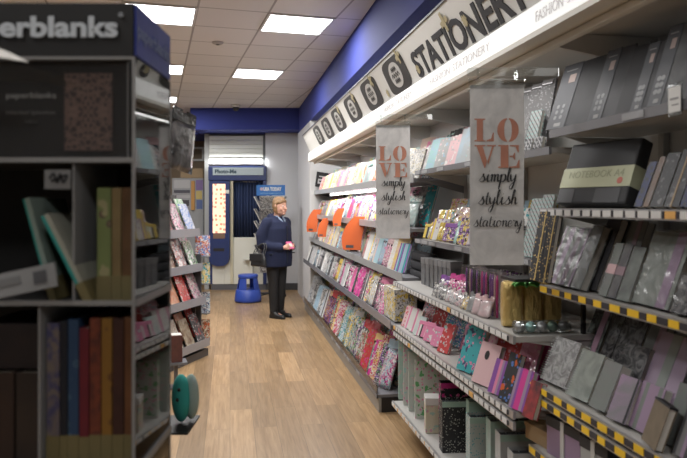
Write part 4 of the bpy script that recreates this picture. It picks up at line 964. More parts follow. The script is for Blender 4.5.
# boxed carton end at the far bay's fourth shelf, orange curved header cards
boxy('display_carton', 384, 394.5, 287, M4, .02, 'grey sided display carton at the near end of the far fourth shelf', 'carton', ('yellow', 'white', 'grey'), 'collage', .16, n=X0(1.10), z=.723, yaw=0)
go = 'orange curved header panels'
def orange_panel(uc, vtop, vbot, wd, label, n=X0(1.13)):
    Y = y_of(uc, n); a = a_of(uc, n); z1 = EYE-(vtop-HV)*Y/FPX; z0 = EYE-(vbot-HV)*Y/FPX; h = z1-z0
    r = empty('header_panel', label=label, cat='sign panel', group=go); pose(r, n, a, z0, D(12), D(58))
    bm = bmesh.new(); A, B = [], []
    for k in range(9):
        f = k/8; z = h*f; x = -wd*.25*math.sin(PI*f*.5)+.0; ww = wd*(.55+.45*math.sin(PI*(.25+f*.6)))
        A.append((x+wd*.6*f*f-ww/2, z)); B.append((x+wd*.6*f*f+ww/2, z))
    prism(bm, A+B[::-1], 1, 0, .004); o = link('panel', mesh_of(bm, 'p', 'plain'), r); setc(o, 'orange')
    bm = bmesh.new(); bx(bm, -wd*.32, wd*.06, -.0015, -.0004, h*.06, h*.14); o = link('price_patch', mesh_of(bm, 'p', 'plain'), r); setc(o, 'dark grey')
    box('hook', -.004, .004, .004, .03, h*.7, h*.72, steel, r)
orange_panel(312, 209, 232, .17, 'farthest orange curved header panel near the white end panel')
orange_panel(322, 218, 237, .12, 'small orange curved header panel, second from the far end')
orange_panel(337, 208, 226, .10, 'small orange panel between packs in the middle of the far bay')
orange_panel(352, 216, 250, .20, 'largest orange curved header panel left of the farther banner')
# dark framed notice on the white end panel
fr = empty('framed_notice', (0, 0, 0), 0, 'black framed notice with white lettering fixed by the far end', 'sign')
fr.matrix_world = Matrix.Translation(WP(1.24, 9.69, 1.80)) @ Matrix.Rotation(PHI, 4, 'Z') @ Matrix.Rotation(D(-8), 4, 'Y')
fr.matrix_world = Matrix.Translation(WP(1.22, 9.66, 1.79)) @ Matrix.Rotation(PHI, 4, 'Z') @ Matrix.Rotation(D(8), 4, 'Y')
box('frame', 0, .24, 0, .02, 0, .22, black, fr)
box('notice_panel', .03, .21, -.002, -.0005, .05, .12, plain('notice', (.45, .45, .45), .6), fr)
box('notice_stripe', .04, .20, -.002, -.0005, .15, .165, MATS['notice'], fr); box('notice_band', .05, .19, -.004, -.0025, .075, .095, black, fr)
# ------------------------------------------------------------------ foreground stand with paper covered journals
YF = 1.12; KF = YF/FPX
def fx(u): return (u-CU)*KF
def fz(v): return EYE-(v-HV)*KF
frost = plain('frosted_edge', (.24, .24, .24), .35); standk = plain('stand_black', (.006, .006, .0065), .6)
XL, XR, YB = -.96, fx(133), 1.345
st = empty('journal_display_stand', ((XL+XR)/2, (YF+YB)/2, 0), 0, 'blurred acrylic and black display stand of ornate journals, left foreground', 'display stand')
ox, oy = (XL+XR)/2, (YF+YB)/2
def sbox(name, x0, x1, y0, y1, z0, z1, m, bev=0): return box(name, x0-ox, x1-ox, y0-oy, y1-oy, z0, z1, m, st, bev)
sbox('header', XL, XR, YF, YB, fz(57), fz(3), standk)
sbox('header_side', XR+.0005, XR+.004, YF+.006, YB, fz(57)+.004, fz(3), plain('header_blue', (.035, .055, .32), .5, var=.5, vscale=9))
o = link('header_lettering', fit_text('paperblanks', (118+50)*KF, .046, .001, .0016, plain('header_ink', (.52, .56, .60), .5)), st)
o.matrix_local = Matrix(((1, 0, 0, (fx(118)+fx(-50))/2-ox), (0, 0, -1, YF-.0012-oy), (0, 1, 0, fz(30)), (0, 0, 0, 1)))
o = link('registered_mark', fit_text('®', .008, .008, .0005, 0, MATS['header_ink']), st); o.matrix_local = Matrix(((1, 0, 0, fx(121)-ox), (0, 0, -1, YF-.0012-oy), (0, 1, 0, fz(15)), (0, 0, 0, 1)))
o = link('side_lettering', fit_text('paperblanks', .21, .034, .0006, .001, plain('side_ink', (.12, .16, .34), .5)), st)
o.matrix_local = Matrix(((0, 0, 1, XR+.0047-ox), (1, 0, 0, .0), (0, 1, 0, (fz(57)+fz(3))/2), (0, 0, 0, 1)))
sbox('poster_panel', XL, XR-.012, YF+.012, YF+.016, fz(158), fz(60), plain('poster_black', (.012, .012, .013), .7))
sbox('poster_cover', XL, XR-.006, YF+.002, YF+.005, fz(158), fz(59), acryl)
for v in (58, 160): sbox('panel_edge', XL, XR, YF-.001, YF+.010, fz(v)-.0025, fz(v)+.0025, frost)
sbox('panel_edge', fx(126), fx(127.6), YF+.0055, YF+.0065, fz(157), fz(60), frost)
def poster_text(s, u0, u1, v, hh, m):
    o = link('poster_lettering', fit_text(s, (u1-u0)*KF, hh, .0004, 0, m), st); o.matrix_local = Matrix(((1, 0, 0, (fx(u0)+fx(u1))/2-ox), (0, 0, -1, YF+.0112-oy), (0, 1, 0, fz(v)), (0, 0, 0, 1)))
pin = plain('poster_ink', (.42, .42, .41), .5); poster_text('paperblanks', 3, 53, 95, .013, pin); poster_text('Inherited Splendour', 3, 53, 112, .009, plain('poster_ink2', (.17, .17, .165), .5)); poster_text('Ultra', 22, 34, 121, .005, MATS['poster_ink2'])
def ornate():
    m, t, b = nt('ornate'); tc = N(t, 'ShaderNodeTexCoord')
    mp = N(t, 'ShaderNodeVectorMath', operation='ABSOLUTE'); L(t, tc.outputs['Object'], mp.inputs[0])
    vo = N(t, 'ShaderNodeTexVoronoi', i_Scale=95.0, feature='DISTANCE_TO_EDGE'); L(t, mp.outputs[0], vo.inputs['Vector'])
    cr = N(t, 'ShaderNodeValToRGB'); e = cr.color_ramp.elements; e[0].position = .03; e[0].color = (.20, .13, .11, 1); e[1].position = .18; e[1].color = (.045, .034, .033, 1)
    L(t, vo.outputs['Distance'], cr.inputs[0]); L(t, cr.outputs[0], b.inputs['Base Color']); b.inputs['Roughness'].default_value = .5; return m
orn = ornate()
o = link('poster_journal', None, st) if False else None
bm = bmesh.new(); hw, hh = (110-62)*KF/2, (150-72)*KF/2; bx(bm, -hw, hw, -.001, .001, -hh, hh); o = link('poster_picture', mesh_of(bm, 'p', orn), st, (fx(86)-ox, YF+.0107-oy, fz(111)))
sbox('back_panel', XL, XR-.002, YB-.006, YB, .12, fz(57), plain('stand_back', (.010, .010, .011), .6)).hide_render = False
S1, S2 = fz(303), fz(303)-.285
for z in (fz(160), S1, S2, S2-.285, S2-.57):
    sbox('shelf', XL, XR-.002, YF+.002, YB-.007, z-.005, z, plain('stand_shelf', (.05, .05, .052), .4)); sbox('shelf_lip', XL, XR, YF-.004, YF+.001, z-.004, z+.004, frost)
sbox('side_panel', XR, XR+.003, YF, YB, S2-.3, fz(57), acd)
for z in (S1, S2): sbox('side_rail', XR+.0032, XR+.007, YF, YB, z-.006, z+.006, frost)
for y in (YF-.0035, YB+.0005): sbox('corner_edge', XR-.001, XR+.004, y, y+.003, S2-.3, fz(57), frost)
sbox('divider', fx(71.5), fx(73.5), YF+.004, YB-.008, S1, fz(161), frost); sbox('divider', fx(37), fx(39), YF+.004, YB-.008, S2, S1-.006, frost)
sbox('base', XL+.02, XR-.02, YF+.02, YB-.02, 0, .12, standk, .004)
sbox('logo_sticker', fx(46), fx(72), YF-.0060, YF-.0045, fz(189), fz(170), plain('sticker', (.16, .16, .16), .5))
bm = bmesh.new(); ribbon(bm, [(-.015, 0), (-.008, .009), (-.002, -.006), (.003, .008), (.008, -.006), (.014, .006), (.002, .001), (-.012, -.004)], .004, calli=False)
o = link('sticker_script', mesh_of(bm, 's', ink), st); o.matrix_local = Matrix(((1, 0, 0, fx(60)-ox), (0, 0, -1, YF-.0061-oy), (0, 1, 0, fz(179)), (0, 0, 0, 1)))
tilt = empty('price_label_holder', (fx(30), YF-.008, fz(280)), 0, 'tilted grey price label holder in front of the leaning teal journals', 'label holder'); tilt.rotation_euler = (D(-12), D(-12), 0)
box('holder', -.056, .05, -.004, 0, -.020, .020, plain('holder_grey', (.20, .20, .20), .4), tilt); box('label_text_block', .012, .034, -.0052, -.0042, -.010, .011, plain('label_dark', (.06, .06, .065), .5), tilt)
box('label_text_block', -.05, -.01, -.0052, -.0042, -.003, .010, plain('label_mid', (.13, .13, .13), .5), tilt)
gj = 'ornate journals on the foreground stand'
def journal(u0, u1, v0, S, label, cols, roll=0, band=True, pat='soft', depth=.17, y=YF+.02, name='journal'):
    """spine faces the camera; stands upright between its neighbours"""
    w = (u1-u0)*KF*.985; h = fz(v0)-S; r = empty(name, (fx((u0+u1)/2), y, S+.001), 0, label, 'journal', gj)
    if roll: r.rotation_euler = (0, D(roll), 0); r.location.z += abs(math.sin(D(roll)))*w/2
    bm = bmesh.new(); bx(bm, -w/2, w/2, 0, .003, 0, h, 0, .001); bx(bm, -w/2, -w/2+.0025, .002, depth, 0, h); bx(bm, w/2-.0025, w/2, .002, depth, 0, h)
    o = link('cover', mesh_of(bm, 'c', pat), r); setc(o, *cols)
    box('pages', -w/2+.0027, w/2-.0027, .0032, depth-.003, .003, h-.003, plain('page_dim', (.30, .27, .22), .8), r)
    if band: o = box('paper_band', -w/2-.0006, w/2+.0006, -.0008, depth*.9, h*.0-.0003, h*.22, 'plain', r); setc(o, (.15, .125, .055))
    return r
for k in range(3): pass
journal(92.5, 106.5, 188, S1, 'green and brown floral journal on the upper shelf of the foreground stand', ((.15, .19, .07), (.10, .06, .05), (.28, .26, .14)), pat='floral')
journal(107.5, 117, 188, S1, 'tan journal between the floral one and the brown one, upper shelf', ((.22, .16, .07), (.13, .09, .04)))
journal(118, 131.5, 188, S1, 'copper brown journal at the right end of the upper shelf', ((.13, .065, .025), (.07, .035, .015)))
j = journal(0, 7, 195, S1, 'first teal edged journal leaning left, behind the price label', ((.02, .22, .19), (.2, .25, .22), (.22, .09, .06)), pat='stripe', depth=.15); j.location.x = fx(48); j.rotation_euler = (0, D(-15), 0)
j = journal(0, 8, 205, S1, 'second teal edged journal leaning left across the divider front', ((.02, .24, .22), (.3, .3, .25), (.2, .12, .08)), pat='stripe', depth=.15); j.location.x = fx(88); j.location.y = YF+.002; j.rotation_euler = (0, D(-27), 0)
j = journal(0, 6, 200, S1, 'dark journal leaning left behind the floral spine', ((.06, .045, .05), (.03, .03, .035), 'black'), band=False, depth=.10); j.location.x = fx(84); j.location.y = YF+.16; j.rotation_euler = (0, D(-20), 0)
for u0, u1, v0, cols, pat, lb in ((41, 54, 326, ((.16, .13, .11), (.05, .05, .12), (.20, .17, .15)), 'marble', 'pale and violet journal at the left of the lower row'), (55, 62, 324, ((.01, .012, .02), (.01, .012, .02)), 'soft', 'black journal second from left in the lower row'),
        (63, 73.5, 322, ((.02, .05, .11), (.05, .10, .16)), 'floral', 'blue journal in the lower row of the foreground stand'), (74.5, 84, 331, ((.16, .012, .02), (.09, .01, .02)), 'soft', 'deep red journal, shortest of the lower row'),
        (85, 96, 321, ((.17, .04, .02), (.08, .02, .015)), 'marble', 'rust red journal in the lower row'), (97, 107.5, 321, ((.22, .11, .02), (.12, .05, .015)), 'floral', 'ochre patterned journal in the lower row'),
        (108.5, 119.5, 321, ((.055, .02, .015), (.03, .012, .01)), 'soft', 'dark brown journal second from right in the lower row'), (120.5, 131.5, 320, ((.16, .065, .025), (.09, .035, .015)), 'soft', 'chestnut journal at the right end of the lower row')):
    journal(u0, u1, v0, S2, lb, cols, pat=pat)
journal(-30, 8, 376, S2, 'dark boxed journal with brown edges, lower left of the stand', ((.035, .018, .012), (.02, .012, .01)), band=False, name='boxed_journal'); journal(10, 36, 376, S2, 'dark brown boxed journal beside the divider, lower left', ((.03, .02, .015), (.018, .012, .01)), band=False, name='boxed_journal')
r = empty('boxed_journal', (fx(2), YF+.03, fz(374)+.001), 0, 'black boxed journal lying across two brown ones, lower left', 'journal', gj)
o = box('cover', -.06, .055, 0, .16, 0, fz(326)-fz(374)-.003, 'soft', r, .002); setc(o, (.012, .010, .012), (.022, .015, .015))
# curled leaflet at the header corner
lf = empty('curled_leaflet', (fx(20), 1.0, 1.755), 0, 'pale blurred leaflet blade curling in front of the stand header', 'leaflet')
bm = bmesh.new(); P = []
for k in range(9):
    f = k/8; x = -.17+.238*f; zt = .036-.010*f-.045*f**2.6; zb = zt-.040*(1-f)**.7-.002
    P.append([bm.verts.new(p) for p in ((x, .012-.004*f, zt), (x, .0135-.004*f, zt), (x, -.012+.010*f, zb), (x, -.0105+.010*f, zb))])
for A, B in zip(P, P[1:]):
    for a_, b_ in ((0, 1), (1, 3), (3, 2), (2, 0)): bm.faces.new((A[a_], A[b_], B[b_], B[a_]))
for A in (P[0], P[-1]): bm.faces.new((A[0], A[1], A[3], A[2]))
link('sheet', mesh_of(bm, 'l', plain('leaflet', (.60, .58, .54), .5)), lf); box('leaflet_clip', -.12, -.10, .02, .10, -.02, .02, acrylr, lf)

# ------------------------------------------------------------------ hook rack behind it with glossy packs and the teal toy
hk = empty('hook_rack', (-.80, 2.0, 0), 0, 'grey wire hook rack mostly hidden behind the foreground stand', 'display stand')
bm = bmesh.new(); tube(bm, [(-.03, 0, .03), (-.03, 0, 2.0)], .02, 10); link('pole', mesh_of(bm, 'p', steel), hk)
bm = bmesh.new(); lathe(bm, [(.22, 0), (.21, .02), (.03, .035)], (-.03, 0, 0), 24); link('base', mesh_of(bm, 'p', standk), hk)
box('grid_panel', .10, .112, -.30, .30, .80, 2.0, plain('grid_dark', (.10, .10, .11), .5), hk); box('grid_arm', -.02, .10, -.01, .01, 1.4, 1.43, steel, hk); box('ledge', .112, .31, .10, .28, .797, .803, standk, hk)
gk = 'glossy packs hanging on the hook rack'
pk = [('orange', 'red', 'white'), ('pink', 'purple', 'white'), ('teal', 'blue', 'white'), ('silver', 'white', 'grey'), ('magenta', 'pink', 'yellow')]
for zi, z in enumerate((1.72, 1.47, 1.22, .97)):
    for yi, y in enumerate((-.22, -.08, .06, .20)):
        c = pk[(zi*2+yi) % 5] if zi or yi < 2 else (('silver', 'dark grey', 'white'))
        if zi == 3 and yi >= 2: continue
        o = link('hanging_pack', m_pack(.12, .22, .03, (R.choice(['collage', 'soft', 'floral'])+'_gloss', 'plain_gloss')), None, (-.80+.135, 2.0+y, z), (0, 0, PI/2)); setc(o, *c)
        tag(o, '%s glossy pack on the hook rack, %s row down, %s from the front' % (c[0], ORD(zi+1), ORD(yi+1)), 'pack', gk)
        bm = bmesh.new(); tube(bm, [(.113, y, z+.205), (.19, y, z+.212)], .002, 5); link('hook', mesh_of(bm, 'h', steel), hk)
# big glossy bags that stick out above (seen between stand and ceiling)
for i, (x, y, z, h, c) in enumerate(((-.60, 2.36, 1.66, .20, ('silver', 'white', 'dark grey')), (-.565, 2.36, 1.64, .22, ('black', 'silver', 'white')))):
    o = link('foil_balloon_pack', m_pack(.15, h, .028, ('soft_gloss', 'plain_gloss')), None, (x, y, z), (D(0), D(8), D(70))); setc(o, *c)
    tag(o, ['silver glossy pack hanging out past the stand, upper left', 'black edged glossy pack hanging outermost past the stand'][i], 'pack', 'packs jutting past the stand')
    bm = bmesh.new(); tube(bm, [(-.688+.0, 2.28, z+h*.9), (x, y, z+h*.96)], .002, 5)
    hkk = link('hook', mesh_of(bm, 'h', steel), None); hkk.parent = hk; hkk.matrix_parent_inverse = Matrix.Translation((.80, -2.0, 0))
ty = empty('plush_toy', (-.535, 2.2, .805), D(25), 'teal plush toy with a white back sitting at the lower edge of the stand', 'toy')
bm = bmesh.new(); ball(bm, (0, 0, .08), .03, 18, sc3=(1.0, 1.5, 2.6)); o = link('body', mesh_of(bm, 'b', 'cloth'), ty); setc(o, (.05, .42, .38))
bm = bmesh.new(); ball(bm, (.034, .004, .08), .028, 18, sc3=(.9, 1.5, 2.65)); o = link('back_panel', mesh_of(bm, 'b', 'cloth'), ty); setc(o, (.40, .52, .48))
for sx in (-1, 1):
    bm = bmesh.new(); ball(bm, (-.016+.012*sx*.2, -.034+.0*sx, .10+.016*sx), .006, 10); link('eye', mesh_of(bm, 'e', black), ty)

# ------------------------------------------------------------------ magazine gondola on the left of the aisle
GA = math.atan2(.85, .27)   # direction of its aisle face
P0 = Vector((-1.60, 5.92, 0)); P1 = Vector((-1.345, 6.78, 0)); gdir = (P1-P0).normalized(); glen = (P1-P0).length; GR = math.atan2(gdir.y, gdir.x)
# local: x along the face (away from camera), y to the left (depth)
gm = empty('magazine_rack', P0, GR, 'dark grey tiered magazine rack on the left of the aisle', 'magazine rack')
EX = 1.25   # extends this far towards the camera, hidden by the foreground stand
box('base', -EX, glen-.02, .02, .55, 0, .07, plain('rack_dark', (.06, .06, .065), .45), gm); box('back_board', -EX, glen-.04, .37, .395, .0701, 1.62, MATS['rack_dark'], gm)
box('end_board', glen-.03, glen-.012, .10, .50, .0701, 1.02, MATS['rack_dark'], gm)
for x in (-EX+.02, -.3, .28): box('upright', x, x+.02, .26, .315, .0701, 1.6, shelfg, gm)
rackg = plain('rack_grey', (.16, .165, .18), .4)
tz = [(1.25, .11), (.90, .08), (.57, .04), (.15, .0)]
for z, y0 in tz:
    for x0, x1 in ((-EX, -.02), (.0, glen-.035)):
        bm = bmesh.new(); prism(bm, [(y0, z-.03), (y0+.008, z-.03), (y0+.012, z-.005), (.318, z+.03), (.318, z+.022), (y0, z-.038)], 0, x0, x1); link('tier', mesh_of(bm, 't', rackg), gm)
        box('tier_lip', x0, x1, y0-.006, y0-.001, z-.045, z+.035, plain('lip_clear', (.27, .275, .30), .25), gm)
gmz = 'magazines on the left rack'
mc = [('red', 'dark grey', 'white'), ('white', 'tan', 'blue'), ('light grey', 'pink', 'black'), ('brown', 'cream', 'white'), ('blue', 'white', 'yellow'), ('dark grey', 'white', 'red'), ('orange', 'cream', 'black'), ('green', 'white', 'black')]
nthw = {0: 'top', 1: 'second', 2: 'third', 3: 'bottom'}
for ti, (z, y0) in enumerate(tz):
    x = -.62; k = 0
    while x < glen-.16:
        c = mc[(ti*3+k*2) % 8]; w, h = .20, R.choice((.27, .29))
        me = m_slab(w, h, .008, (('collage_gloss', 'soft_gloss', 'collage_gloss', 'marble_gloss', 'floral_gloss')[(ti*2+k*3) % 5], 'paper'), .004)
        for d in (0, 1):
            if d: c = mc[(ti*3+k*2+3) % 8]
            o = link('magazine', me, gm); o.parent = None
            Mx = Matrix.Translation(P0) @ Matrix.Rotation(GR, 4, 'Z') @ Matrix.Translation((x+w/2+d*.04, y0+.03+d*.07, z+.012+d*.05)) @ Matrix.Rotation(D(8), 4, 'Z') @ Matrix.Rotation(D(-22), 4, 'X')
            o.matrix_world = Mx; setc(o, *c)
            tag(o, '%s fronted magazine, %s from the camera end, %s row of the %s tier, left rack' % (c[0].replace(' ', '-'), ORD(k+1), ('front', 'back')[d], nthw[ti]), 'magazine', gmz)
        x += w+.015; k += 1
# narrow hanging racks at the far end of the gondola
for i, (zz, c) in enumerate(((1.0, ('orange', 'blue', 'white')), (.72, ('yellow', 'teal', 'white')), (.42, ('pale blue', 'navy', 'white')), (.14, ('brown', 'cream', 'orange')))):
    o = link('puzzle_book', m_slab(.15, .21, .012, ('collage_gloss', 'paper'), 0)); o.matrix_world = Matrix.Translation(P0) @ Matrix.Rotation(GR, 4, 'Z') @ Matrix.Translation((glen+.015, .10, zz)) @ Matrix.Rotation(D(-50), 4, 'Z') @ Matrix.Rotation(D(-3), 4, 'X'); setc(o, *c)
    tag(o, '%s puzzle book in the pocket at the rack end, %s from the top' % (c[0], ORD(i+1)), 'book', 'puzzle books on the rack end')
    box('end_pocket', glen-.011, glen+.06, .04, .20, zz-.012, zz-.004, rackg, gm)
# red brown boxed set on the floor by the rack
bb = empty('boxed_set', (-1.43, 5.62, .22), D(20), 'rusty brown boxed set beside the foreground stand on the rack edge', 'box'); o = box('body', -.03, .06, -.12, 0, .0, .22, 'soft', bb, .003); setc(o, (.13, .05, .04), (.08, .03, .03))
box('top_card', -.025, .055, -.11, -.01, .2205, .224, paper, bb)
box('stand_shelf', -.06, .10, -.14, .03, -.02, -.001, rackg, bb); box('stand_leg', 0, .03, -.06, -.03, -.22, -.021, rackg, bb); box('foot_plate', -.05, .08, -.12, .02, -.2195, -.21, rackg, bb)

# ------------------------------------------------------------------ back of the shop
KB = 11.94/FPX
def bX(u): return (u-CU)*KB
def bZ(v): return EYE-(v-HV)*KB
pb = empty('photo_booth', (bX(237), 11.94, 0), 0, 'navy and cream instant photo booth with a dark blue curtain', 'photo booth')
pox = bX(237)
def pbox(name, u0, u1, v0, v1, y0, y1, m, bev=0): return box(name, bX(u0)-pox, bX(u1)-pox, y0, y1, max(0, bZ(v1)), bZ(v0), m, pb, bev)
bn = plain('booth_navy', (.022, .038, .13), .35); cream = plain('booth_cream', (.68, .68, .61), .5)
pbox('header', 208.5, 266.5, 166, 180.5, -.03, 1.35, bn, .01); pbox('plinth', 211, 266, 284.5, 291, .02, 1.3, plain('booth_plinth', (.10, .10, .11), .6))
pbox('side_wall', 208.7, 212, 180.6, 284.4, .06, 1.33, bn); pbox('side_wall', 263, 266.3, 180.6, 284.4, .0, 1.33, bn); pbox('back_wall', 212.1, 262.9, 180.6, 284.4, 1.30, 1.33, cream)
pbox('lower_panel', 224, 262.9, 237.5, 284.3, .03, .07, cream, .004); pbox('door_post', 230.2, 233, 180.7, 284, -.0, .028, plain('post_cream', (.60, .56, .42), .45), .004)
pbox('lower_panel', 212.1, 223.9, 262, 284.3, .03, .07, cream)
pbox('name_plate', 213.2, 263.6, 167.8, 175.2, -.045, -.031, plain('plate_pale', (.42, .50, .52), .4), .003)
o = link('name_lettering', fit_text('Photo-Me', (237-215.5)*KB, .075, .002, .003, plain('plate_ink', (.05, .09, .12), .6)), pb); o.matrix_local = Matrix(((1, 0, 0, bX(226.2)-pox), (0, 0, -1, -.048), (0, 1, 0, bZ(171.5)), (0, 0, 0, 1)))
# rounded control column
bm = bmesh.new(); x0, x1, z0, z1 = bX(209.6)-pox, bX(230)-pox, bZ(266), bZ(181); rr = (x1-x0)*.42
prof = [(x0, z1), (x1, z1)]+[(x1-rr+rr*math.cos(t), z0+rr-rr*math.sin(t)) for t in [PI/2*k/6 for k in range(7)]]+[(x0+rr-rr*math.sin(t), z0+rr-rr*math.cos(t)) for t in [PI/2*k/6 for k in range(7)]]
prism(bm, prof, 1, -.06, .029); link('control_column', mesh_of(bm, 'c', bn), pb)
def lit_mat():
    m, t, b = nt('lit_instructions'); tc = N(t, 'ShaderNodeTexCoord')
    vo = N(t, 'ShaderNodeTexVoronoi', i_Scale=13.0, distance='CHEBYCHEV', i_Randomness=.5); L(t, tc.outputs['Object'], vo.inputs['Vector'])
    cr = N(t, 'ShaderNodeValToRGB'); e = cr.color_ramp.elements; e[0].position = .22; e[0].color = (.55, .22, .15, 1); e[1].position = .30; e[1].color = (1, .66, .46, 1)
    L(t, vo.outputs['Distance'], cr.inputs[0]); L(t, cr.outputs[0], b.inputs['Emission Color']); b.inputs['Emission Strength'].default_value = .8; L(t, cr.outputs[0], b.inputs['Base Color']); return m
pbox('lit_instruction_panel', 213.4, 226, 184, 233, -.066, -.0605, lit_mat(), .002); pbox('sample_photos', 213.8, 225.6, 233.4, 238.5, -.066, -.0605, plain('photos_brown', (.20, .12, .08), .5), .002)
pbox('coin_slot', 214, 225, 248, 251, -.064, -.0605, black); pbox('screen_frame', 226.3, 229.7, 190, 193.5, -.066, -.0605, cream)
bm = bmesh.new(); cx0, cx1 = bX(233.2)-pox, bX(262.8)-pox; nn = 60; fr_, bk = [], []
for k in range(nn+1):
    x = cx0+(cx1-cx0)*k/nn; y = .09+.022*math.sin(k*1.05)+.01*math.sin(k*.37)
    fr_.append((x, y))
A = [[bm.verts.new((x, y+d, z)) for d in (0, .003) for z in (bZ(238), bZ(181))] for x, y in fr_]
for a_, b_ in zip(A, A[1:]):
    for i_, j_ in ((0, 1), (1, 3), (3, 2), (2, 0)): f = bm.faces.new((a_[i_], a_[j_], b_[j_], b_[i_])); f.smooth = True
for a_ in (A[0], A[-1]): bm.faces.new((a_[0], a_[1], a_[3], a_[2]))
link('curtain', mesh_of(bm, 'c', plain('curtain_navy', (.016, .030, .085), .85)), pb)
bm = bmesh.new(); tube(bm, [(cx0, .09, bZ(181.5)), (cx1, .09, bZ(181.5))], .012, 8); link('curtain_rail', mesh_of(bm, 'c', steel), pb)
pbox('seat_shelf', 244, 262.8, 258.4, 260, -.10, .028, cream, .003); pbox('shelf_bracket', 250, 253, 260.1, 276, -.05, .028, cream)
# shutter box and strip light above
sb = empty('shutter_box', (bX(236), 12.0, 2.3), 0, 'white slatted shutter box above the photo booth', 'shutter')
bm = bmesh.new()
for k in range(5): prism(bm, [(0, bZ(157)+.078*k-2.3), (0, bZ(157)+.078*k+.072-2.3), (.02, bZ(157)+.078*k+.076-2.3), (.02, bZ(157)+.078*k-2.3)], 0, bX(208.5)-bX(236), bX(262.5)-bX(236))
link('slats', mesh_of(bm, 's', plain('shutter_white', (.60, .62, .58), .5)), sb); box('frame', bX(262.7)-bX(236), bX(266)-bX(236), -.01, .04, bZ(165)-2.3, bZ(134)-2.3, plain('frame_dark', (.06, .065, .07), .5), sb)
box('frame_top', bX(208)-bX(236), bX(262.6)-bX(236), -.01, .04, bZ(135.5)-2.3, bZ(134)-2.3, MATS['frame_dark'], sb)
sl = empty('strip_light', (bX(236), 11.97, bZ(161)), 0, 'glowing white strip light directly above the booth header', 'lamp')
box('lamp_body', bX(208.5)-bX(236), bX(262)-bX(236), .0, .06, -.05, .05, white, sl); box('lamp_tube', bX(210)-bX(236), bX(261)-bX(236), -.02, -.001, -.03, .03, plain('strip_glow', (1, 1, .97), .4, emit=2.0), sl)
area_light('strip_lamp', (0, -.06, 0), 1.0, .06, 7, (1, 1, .96), sl, (D(60), 0, 0))
struct(box('trim_4', bX(203.5), bX(208), 12.02, 12.10, 0, 2.8, plain('post_grey', (.33, .34, .34), .5))); struct(box('trim_5', bX(201), bX(203.2), 12.3, 12.36, 0, 2.8, white))
# things on and before the brown wall
KW = 13.36/FPX
def wX(u): return (u-CU)*KW
def wZ(v): return EYE-(v-HV)*KW
wf = empty('wall_frame_panel', (wX(193), 13.38, wZ(154)), 0, 'white open frame fixed high on the brown back wall', 'frame')
for n_, a0, a1, b0, b1 in (('frame_bar', -.20, .22, .10, .14), ('frame_bar', -.20, .22, -.14, -.10), ('frame_bar', -.20, -.16, -.099, .099), ('frame_bar', .18, .22, -.099, .099)): box(n_, a0, a1, -.03, 0, b0, b1, white, wf)
xt = empty('crossed_strips', (wX(186), 13.30, wZ(152)), 0, 'white crossed tape hanging before the brown wall, upper left', 'tape')
for s_ in (-1, 1): box('strip', -.018, .018, -.004+.004*s_, -.001+.004*s_, -.24 if s_ > 0 else -.12, .24 if s_ > 0 else .12, white, xt, rot=(0, D(-35*s_-(10 if s_ < 0 else 0)), 0))
bm = bmesh.new(); tube(bm, [(0, 0, .2), (0, 0, 2.81-wZ(152))], .004, 5); link('cord', mesh_of(bm, 'c', white), xt)
nbd = empty('notice_board', (wX(192), 12.6, 0), 0, 'poster board with papers and cardboard top behind the magazine rack', 'notice board')
K2 = 12.6/FPX; e2 = lambda u: (u-CU)*K2-wX(192); z2 = lambda v: EYE-(v-HV)*K2
box('board', e2(172), e2(203.5), 0, .03, .35, z2(178), plain('board_grey', (.30, .31, .32), .7), nbd); box('cardboard_top', e2(181), e2(203), -.02, .03, z2(177.8), z2(168.5), plain('cardboard', (.30, .22, .13), .8), nbd)
box('orange_slat', e2(191.5), e2(195), -.04, -.001, z2(210), z2(181), plain('orange_wood', (.46, .24, .07), .6), nbd)
for u0, u1, v0, v1, c in ((174, 190, 180, 188, (.42, .42, .43)), (174, 190, 190, 193, (.08, .08, .1)), (174, 190, 195, 198, (.40, .40, .42)), (175, 189, 200, 206, (.06, .06, .07)), (196, 203, 180, 190, (.20, .14, .30)), (196, 202, 191, 199, (.50, .40, .15)), (196.5, 202.5, 200, 209, (.10, .14, .30)), (174, 183, 209, 216, (.12, .25, .12))):
    box('paper_sheet', e2(u0), e2(u1), -.004, -.001, z2(v1), z2(v0), plain('sheet_%d_%d' % (u0, v0), c, .7), nbd)
box('board_leg', e2(174), e2(177), 0, .03, 0, .349, shelfg, nbd); box('board_leg', e2(198), e2(201), 0, .03, 0, .349, shelfg, nbd)

# newspaper rack
nr = empty('newspaper_rack', (-1.20, 10.98, 0), 0, 'dark revolving newspaper rack with a blue header sign, behind the shopper', 'newspaper rack')
bm = bmesh.new(); tube(bm, [(0, 0, .06), (0, 0, 1.72)], .02, 10); link('pole', mesh_of(bm, 'p', black), nr)
for k in range(5):
    a_ = 2*PI*k/5+.3; bm = bmesh.new(); tube(bm, [(0, 0, .075), (.25*math.cos(a_), .25*math.sin(a_), .06)], .014, 8); lg = link('foot', mesh_of(bm, 'f', black), nr)
    bm = bmesh.new(); ball(bm, (.25*math.cos(a_), .25*math.sin(a_), .0255), .025, 12, sc3=(.6, 1, 1)); link('wheel', mesh_of(bm, 'w', black), lg)
K3 = 10.96/FPX
box('header_sign', (256.5-CU)*K3+1.20, (285-CU)*K3+1.20, -.02, 0, EYE-(195.5-HV)*K3, EYE-(185-HV)*K3, plain('sign_blue', (.02, .14, .42), .4), nr)
o = link('sign_lettering', fit_text('USA TODAY', .30, .065, .002, .004, white), nr); o.matrix_local = Matrix(((1, 0, 0, (272.5-CU)*K3+1.20), (0, 0, -1, -.0225), (0, 1, 0, EYE-(189.0-HV)*K3), (0, 0, 0, 1)))
